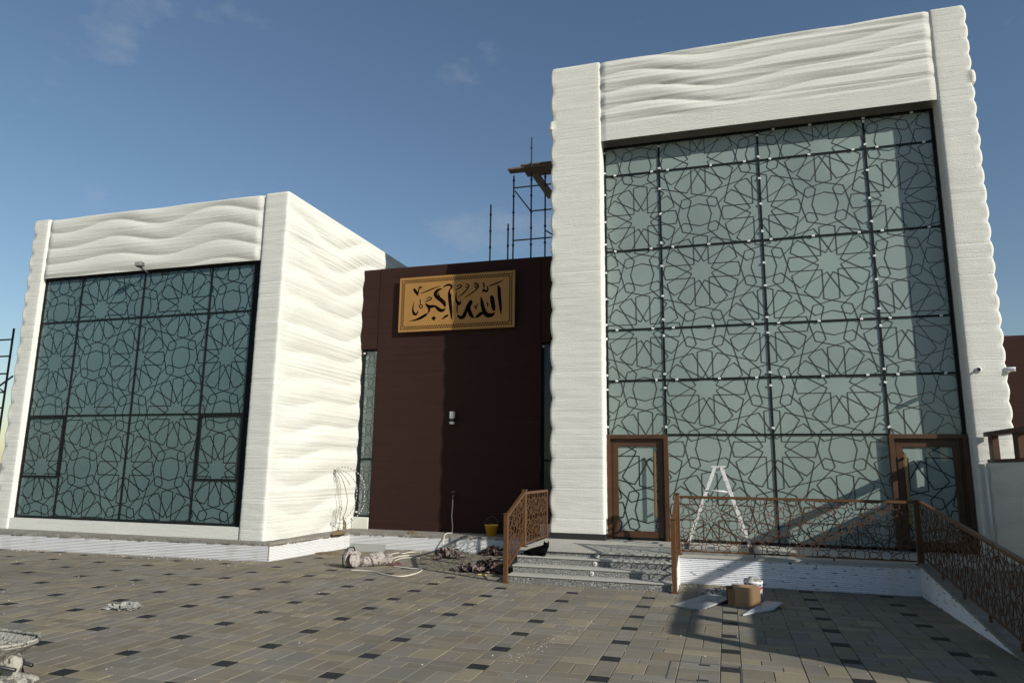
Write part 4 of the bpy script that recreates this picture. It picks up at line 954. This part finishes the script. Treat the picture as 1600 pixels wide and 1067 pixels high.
# crescent wire ornament with stars
YC=15.62
def cp(x,y,Y=YC): return on_y(510+x/8.21,720+y/8.21,Y)
t=thing('crescent_ornament','wire crescent light ornament with stars standing in the plinth corner','ornament',tuple(cp(200,890)))
arcs=[[(95,120),(150,90),(220,76),(300,88),(380,130),(440,190),(478,260),(495,340),(490,450),(480,580),(450,640),(400,700),(350,745),(300,790),(230,830)],
 [(95,120),(170,115),(240,140),(310,190),(360,250),(385,310),(396,380),(386,470),(368,550),(340,610),(300,680),(260,720),(205,760)],
 [(105,122),(150,150),(205,230),(232,310),(262,430),(272,520),(252,630),(225,700),(190,760)],[(120,120),(190,150),(250,220),(305,310)]]
bulb=MB().lathe([(0,-.014),(.009,-.008),(.013,0),(.009,.008),(0,.014)],(0,0,0),8).mesh('bulb',M_BULB)
for k,a in enumerate(arcs):
    P=[cp(*q) for q in a]; out=[]
    for i in range(len(P)-1):
        for s in range(4): out.append(P[i].lerp(P[i+1],s/4))
    out.append(P[-1]); w=MB().tube(out,.008,6).build('wire_arc',M_WIREG,t,True)
    if k<2:
        for i in range(2,len(out),2):
            o=put('bulb',bulb,w); o.location=out[i]+Vector((0,-.012,0))
for (x,y,r_) in ((115,225,48),(180,608,32),(122,650,27)):
    pts=[cp(x+r_*(1 if i%2==0 else .42)*math.sin(math.pi*i/5),y-r_*(1 if i%2==0 else .42)*math.cos(math.pi*i/5)) for i in range(11)]
    MB().tube(pts,.005,6).build('wire_star',M_WIREG,t,True)
for a in (((175,640),(175,770)),((122,678),(118,790)),((318,780),(318,890)),((35,795),(110,790),(200,800)),((40,800),(110,850),(190,870)),((150,780),(150,895)),((110,125),(112,180)),((250,725),(255,850))):
    MB().tube([cp(*q) for q in a],.006,6).build('stem',M_WIREG,t,True)
# access cover set in the paving
m0,m1=(-.640,7.20),(.060,7.866)
t=thing('access_cover','square steel-edged paver access cover flush in the paving at the front','manhole',(-.29,7.5,0))
mb=MB(); frame_rect(mb,0,1,0,1,.012,0,0) if False else None
for (x0,x1,y0,y1) in ((m0[0],m1[0],m1[1]-.012,m1[1]),(m0[0],m1[0],m0[1],m0[1]+.012),(m0[0],m0[0]+.012,m0[1]+.012,m1[1]-.012),(m1[0]-.012,m1[0],m0[1]+.012,m1[1]-.012)):
    box('frame_edge',M_DGREY,t,x0,x1,y0,y1,-.01,.004)
for x,y in ((-.30,7.80),(-.30,7.25)): box('lifting_slot',M_BLACK,t,x-.05,x+.05,y-.02,y+.02,-.01,.0045)
# wheelbarrow at the bottom left corner
wx,wy=-6.42,5.18
t=thing('wheelbarrow','cement-caked wheelbarrow at the lower left corner of the paving','wheelbarrow',(wx,wy,0))
tip=on_y(42,1004,5.10); rimz=tip.z
def tray_ring(s,z,inset):
    out=[]
    for (u,v) in ((1,0),(.93,.5),(.6,.9),(-.2,1),(-1,1),(-1.02,0),(-1,-1),(-.2,-1),(.6,-.9),(.93,-.5)): out.append((tip.x-.48+.48*u*s+inset,5.10+.30*v*s,z))
    return out
mb=MB(); rings=[tray_ring(1,rimz,0),tray_ring(.985,rimz-.03,0),tray_ring(.62,rimz-.20,-.08),tray_ring(.55,rimz-.195,-.08),tray_ring(.95,rimz-.02,0)]
k=10
for r_ in rings: mb.v+=r_
for i in range(len(rings)-1):
    for j in range(k): mb.f.append((i*k+j,i*k+(j+1)%k,(i+1)*k+(j+1)%k,(i+1)*k+j))
mb.f.append(tuple(range(2*k,3*k)))
mb.build('tray',M_CEM,t); MB().tube([Vector(p_) for p_ in tray_ring(1.0,rimz,0)]+[Vector(tray_ring(1.0,rimz,0)[0])],.014,8).build('rim',M_CEM,t,True)
bx=tip.x-.30
heap('cement_load',M_CEM,(tip.x-.48,5.1,rimz-.10),.36,.22,.10,61,None,None,1.2,parent=t)
for s in (-.14,.14):
    MB().tube([(bx+.12,5.1+s,rimz-.19),(bx+.10,5.1+s,.09),(bx+.14,5.1+s,.016)],.014,8).build('leg',M_BLACK,t,True)
MB().tube([(bx+.10,4.96,.10),(bx-.10,4.96,.13)],.012,8).build('brace',M_BLACK,t,True)
MB().lathe([(0,-.05),(.10,-.05),(.125,-.03),(.125,.03),(.10,.05),(0,.05)],(bx+.10,5.12,.13),22,(0,1,0)).build('wheel',M_CEM,t,True)
for s in (-.2,.2): MB().tube([(bx+.30,5.1+s*.4,rimz-.21),(bx-.9,5.1+s,rimz-.10)],.017,8).build('handle',M_BLACK,t,True)
heap('cement_lump',M_CEM,(*on_z(22,1064)[:2],0),.22,.14,.08,62,'dried pale cement lump under the wheelbarrow','cement lump',1.1)
# scattered crumbs and leaves on the paving (uncountable)
mb=MB(); rs=random.Random(21)
def crumb(x,y,s):
    n=5; a0=rs.random()*6; mb.add([(x+s*math.cos(a0+i*1.257)*rs.uniform(.6,1.2),y+s*math.sin(a0+i*1.257)*rs.uniform(.6,1.2),.001) for i in range(n)]+[(x,y,s*rs.uniform(.5,.9))],[(i,(i+1)%n,n) for i in range(n)])
for i in range(300):
    x,y=rs.uniform(-14,3),rs.uniform(5.2,15.4)
    if (x<-9.2 and y>12.3) or (x>-3.9 and x<-.8 and y>11.9) or (x>-.9 and y>13): continue
    crumb(x,y,rs.choice((.004,.005,.007,.009,.013)))
for i in range(110):
    u=rs.random(); crumb(-2.25+.55*u+rs.gauss(0,.05),7.3+2.2*u+rs.gauss(0,.15),rs.uniform(.004,.009))
for i in range(20): crumb(rs.uniform(-.86,-.5),rs.uniform(12.3,13.1),rs.uniform(.006,.02))
for i in range(70):
    u=rs.random(); crumb(-9.1+(-7.2)*u,12.68-.45*u-abs(rs.gauss(0,.12)),rs.uniform(.006,.022))
tag(mb.build('plaster_crumbs',M_CRUMB),'white plaster crumbs scattered over the paving','crumbs',kind='stuff')
